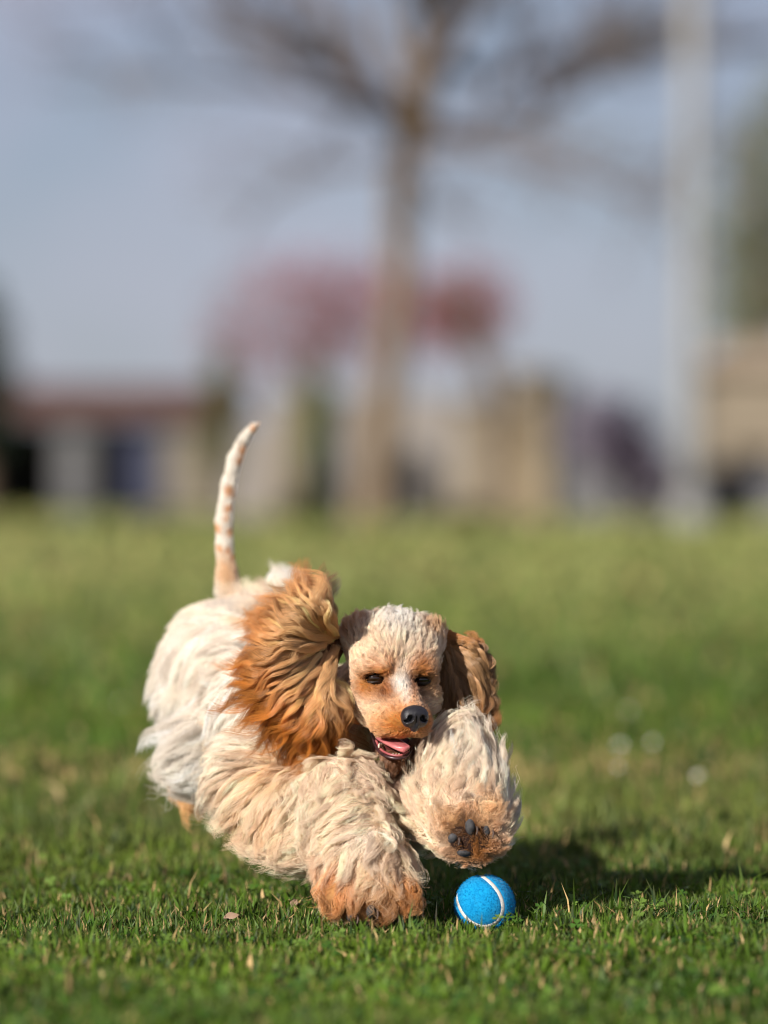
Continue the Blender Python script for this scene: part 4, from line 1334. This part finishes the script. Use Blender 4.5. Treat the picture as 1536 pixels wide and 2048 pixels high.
v, f = ellipsoid(P(786, 1492, .105), (M(40), .012, M(26)), None, 20, 12)
mb = MB(); mb.add(v, f); mb.build('mouth_lining', noise_mat('mouth_lining', (.05, .012, .012), (.10, .025, .025), 90, .5), dog)

# --- paw pads and claws
pad_mat = noise_mat('pad_leather', (.03, .03, .033), (.075, .073, .076), 180, .75, .6, bscale=500)
claw_mat = noise_mat('claw_horn', (.05, .035, .03), (.14, .10, .08), 120, .35)
pink_skin = noise_mat('toe_web', (.13, .04, .02), (.22, .075, .04), 90, .6)
for (px, py, yy, rx, rz, tl, kd_) in PADS:
    a = R(tl)
    rot = np.array([[math.cos(a), 0, math.sin(a)], [0, 1, 0], [-math.sin(a), 0, math.cos(a)]])
    v, f = ellipsoid((0, 0, 0), (M(rx), .010, M(rz)), None, 18, 12)
    v = v * (1 + .10 * np.sin(v[:, 2:3] / M(rz) * 2)) @ rot.T + P(px, py, yy + .004)
    mb = MB(); mb.add(v, f)
    pd = mb.build('paw_pad', pad_mat, dog)
    if kd_ == 'toe':
        up = -1 if py > 1780 else 1
        c = P(px + 9, py + (16 if up < 0 else -rz * .2), yy - .002)
        mb = MB()
        mb.tube(smooth_path([P(px + 11, py - 6, yy + .006), P(px + 14, py + 4, yy - .006), P(px + 12, py + 15, yy - .010)], 8), np.linspace(.0017, .0005, 8), 7)
        mb.build('claw', claw_mat, dog)


# ------------------------------------------------------------------ tennis ball
ball = empty('tennis_ball', (BALL_C[0], BALL_C[1], BALL_C[2] - BALL_R))
tag(ball, 'blue felt tennis ball with white seam lying on the grass under the raised paw', 'ball')
felt, nt, b = new_mat('blue_felt')
tc = nt.nodes.new('ShaderNodeTexCoord')
n1 = nt.nodes.new('ShaderNodeTexNoise'); n1.inputs['Scale'].default_value = 90; n1.inputs['Detail'].default_value = 8; n1.inputs['Roughness'].default_value = .7
nt.links.new(tc.outputs['Object'], n1.inputs['Vector'])
r1 = nt.nodes.new('ShaderNodeValToRGB')
for e, (p, c) in zip(r1.color_ramp.elements, ((0.3, (0.001, 0.235, 0.52)), (0.72, (0.003, 0.315, 0.63)))):
    e.position = p; e.color = (*c, 1)
nt.links.new(n1.outputs['Fac'], r1.inputs['Fac']); nt.links.new(r1.outputs['Color'], b.inputs['Base Color'])
n3 = nt.nodes.new('ShaderNodeTexNoise'); n3.inputs['Scale'].default_value = 38; n3.inputs['Detail'].default_value = 6
nt.links.new(tc.outputs['Object'], n3.inputs['Vector'])
mr = nt.nodes.new('ShaderNodeMapRange'); mr.inputs['From Min'].default_value = .55; mr.inputs['From Max'].default_value = .8; mr.inputs['To Max'].default_value = .55
nt.links.new(n3.outputs['Fac'], mr.inputs['Value'])
dm_ = nt.nodes.new('ShaderNodeMix'); dm_.data_type = 'RGBA'; dm_.inputs['B'].default_value = (.035, .12, .16, 1)
nt.links.new(mr.outputs['Result'], dm_.inputs['Factor']); nt.links.new(r1.outputs['Color'], dm_.inputs['A']); nt.links.new(dm_.outputs['Result'], b.inputs['Base Color'])
b.inputs['Roughness'].default_value = .85; b.inputs['Specular IOR Level'].default_value = .15
b.inputs['Sheen Weight'].default_value = .15
bp = nt.nodes.new('ShaderNodeBump'); bp.inputs['Strength'].default_value = .45; bp.inputs['Distance'].default_value = .002
nt.links.new(n1.outputs['Fac'], bp.inputs['Height']); nt.links.new(bp.outputs['Normal'], b.inputs['Normal'])
seam_mat = noise_mat('seam_rubber', (.62, .60, .55), (.78, .76, .70), 160, .8, .3)
tt = np.linspace(0, 2 * math.pi, 240, endpoint=False)
S = unit(np.stack([.75 * np.cos(tt) + .25 * np.cos(3 * tt), .75 * np.sin(tt) - .25 * np.sin(3 * tt), 2 * math.sqrt(.1875) * np.sin(2 * tt)], 1))
q = Quaternion((-0.5556, -0.0592, -0.5782, 0.5945)).to_matrix()
S = S @ np.array(q).T
S = np.stack([S[:, 0], -S[:, 2], S[:, 1]], 1)          # x right, towards the lens, up
v, f = ellipsoid((0, 0, 0), (1, 1, 1), None, 96, 48)
un = unit(v)
dmin = np.sqrt(np.maximum(0, 2 - 2 * (un @ S.T).max(1)))
rad = BALL_R * (1 - 0.035 * np.exp(-(dmin / 0.085) ** 2))
mesh_obj('felt', BALL_C + un * rad[:, None], f, felt, ball)
tan = unit(np.roll(S, -1, 0) - np.roll(S, 1, 0)); wid = unit(np.cross(tan, S))
ring = []
for a, h in ((-.092, -.045), (-.078, -.016), (-.03, -.008), (.03, -.008), (.078, -.016), (.092, -.045)):
    ring.append(BALL_C + unit(S + wid * a) * BALL_R * (1 + h))
ring = np.array(ring)
k = len(tt); sv = ring.reshape(-1, 3)
sf = [(a * k + i, a * k + (i + 1) % k, (a + 1) * k + (i + 1) % k, (a + 1) * k + i) for a in range(5) for i in range(k)]
mesh_obj('seam', sv, sf, seam_mat, ball)
# felt nap
n = 9000
d = unit(rng.normal(size=(n, 3)))
dm = np.sqrt(np.maximum(0, 2 - 2 * (d @ S.T).max(1)))
d = d[dm > .098]
root = BALL_C + d * BALL_R * .995
t1 = unit(d + rng.normal(size=d.shape) * .8); t1 = unit(t1 + d * .4)
ln = rng.uniform(.0008, .0024, len(d))[:, None]
pts = np.stack([root, root + t1 * ln * .5, root + unit(t1 + rng.normal(size=d.shape) * .5) * ln], 1)
cc = np.array([0.002, .30, .62]) * rng.uniform(.88, 1.12, len(d))[:, None]
hair_obj('nap', pts, np.array([.00012, .0001, .00005]), np.repeat(cc[:, None], 3, 1), hair_mat_matte, ball)

# ------------------------------------------------------------------ small white daisies in the middle lawn, and dead leaves
petal = noise_mat('daisy_petal', (.72, .70, .68), (.82, .80, .78), 80, .6)
yolk = noise_mat('daisy_centre', (.55, .34, .02), (.68, .45, .04), 200, .8)
stalk = noise_mat('daisy_stalk', (.06, .11, .02), (.09, .14, .03), 50, .7)


def daisy(px, py, label, r=.0068):
    # stand it on the lawn where that picture row meets the ground
    d = CAM_H / ((py - HY) / PXM / DIST)
    y = d - DIST
    base = P(px, py, y)
    base[2] = float(gz(base[0], y))
    t = empty('daisy', base)
    tag(t, label, 'daisy', 'white daisies in the lawn behind the dog')
    top = base + np.array([random.uniform(-.01, .01), random.uniform(-.012, 0), random.uniform(.024, .032)])
    mb = MB(); mb.tube(smooth_path([base, (base + top) / 2 + [.003, 0, 0], top], 6), .0009, 5); mb.build('stalk', stalk, t)
    nrm = unit(np.array([random.uniform(-.3, .1), -.75, .7])); u = unit(np.cross(nrm, [0, 0, 1])); w = np.cross(nrm, u)
    mb = MB()
    for k in range(16):
        a = 2 * math.pi * k / 16
        e = math.cos(a) * u + math.sin(a) * w; s = -math.sin(a) * u + math.cos(a) * w
        mb.add([top + e * r * .2, top + e * r * .6 + s * r * .16 + nrm * r * .1, top + e * r + s * r * .1 + nrm * r * .05, top + e * r - s * r * .1 + nrm * r * .05, top + e * r * .6 - s * r * .16 + nrm * r * .1],
               [(0, 1, 2, 3, 4)])
    mb.build('petals', petal, t, False)
    v, f = ellipsoid(top, (r * .34, r * .34, r * .3), None, 10, 6); mb = MB(); mb.add(v, f); mb.build('centre', yolk, t)


for px, py, lb in ((1297, 1515, 'white daisy, upper right of the close trio behind the dog'), (1236, 1522, 'white daisy, upper left of the close trio behind the dog'),
                   (1243, 1556, 'white daisy, lowest of the close trio behind the dog'), (1390, 1572, 'white daisy alone, right of the close trio of daisies'),
                   (1255, 1458, 'white daisy in the dry strip above the close trio of daisies'),
                   (243, 1432, 'white daisy in the lawn left of the dog')):
    daisy(px, py, lb)

dry = noise_mat('dead_leaf', (.26, .17, .11), (.42, .30, .22), 60, .75, .3)


def dead_leaf(px, py, size, rz, label):
    d = CAM_H / ((py - HY) / PXM / DIST)
    y = d - DIST
    c = P(px, py, y); c[2] = float(gz(c[0], y)) + .020
    mb = MB()
    L = []
    prof = (0.0, .55, .9, 1.0, .8, .45, 0.05)
    for i, w in enumerate(prof):
        u = i / (len(prof) - 1) - .5
        for s in (-1, -.45, 0, .45, 1):
            L.append((u * size, s * w * size * .33, size * (.20 * s * s - .25 * u * u + .02 * math.sin(9 * u + 3 * s))))
    L = np.array(L)
    a = math.cos(rz), math.sin(rz)
    L = np.stack([L[:, 0] * a[0] - L[:, 1] * a[1], L[:, 0] * a[1] + L[:, 1] * a[0], L[:, 2]], 1)
    L[:, 1], L[:, 2] = L[:, 1] * .8 - L[:, 2] * .5, L[:, 2] * .8 + L[:, 1] * .6
    f = [(i * 5 + s, i * 5 + 5 + s, i * 5 + 6 + s, i * 5 + 1 + s) for i in range(len(prof) - 1) for s in range(4)]
    o = mesh_obj('dead_leaf', L, f, dry)
    o.location = c
    so = o.modifiers.new('thickness', 'SOLIDIFY'); so.thickness = .0004
    tag(o, label, 'leaf', 'dead leaves on the lawn')


dead_leaf(463, 1868, .017, .2, 'small pinkish dead leaf on the lawn left of the lower paw')
dead_leaf(588, 1850, .013, 1.3, 'tiny curled dead leaf close to the lower paw')
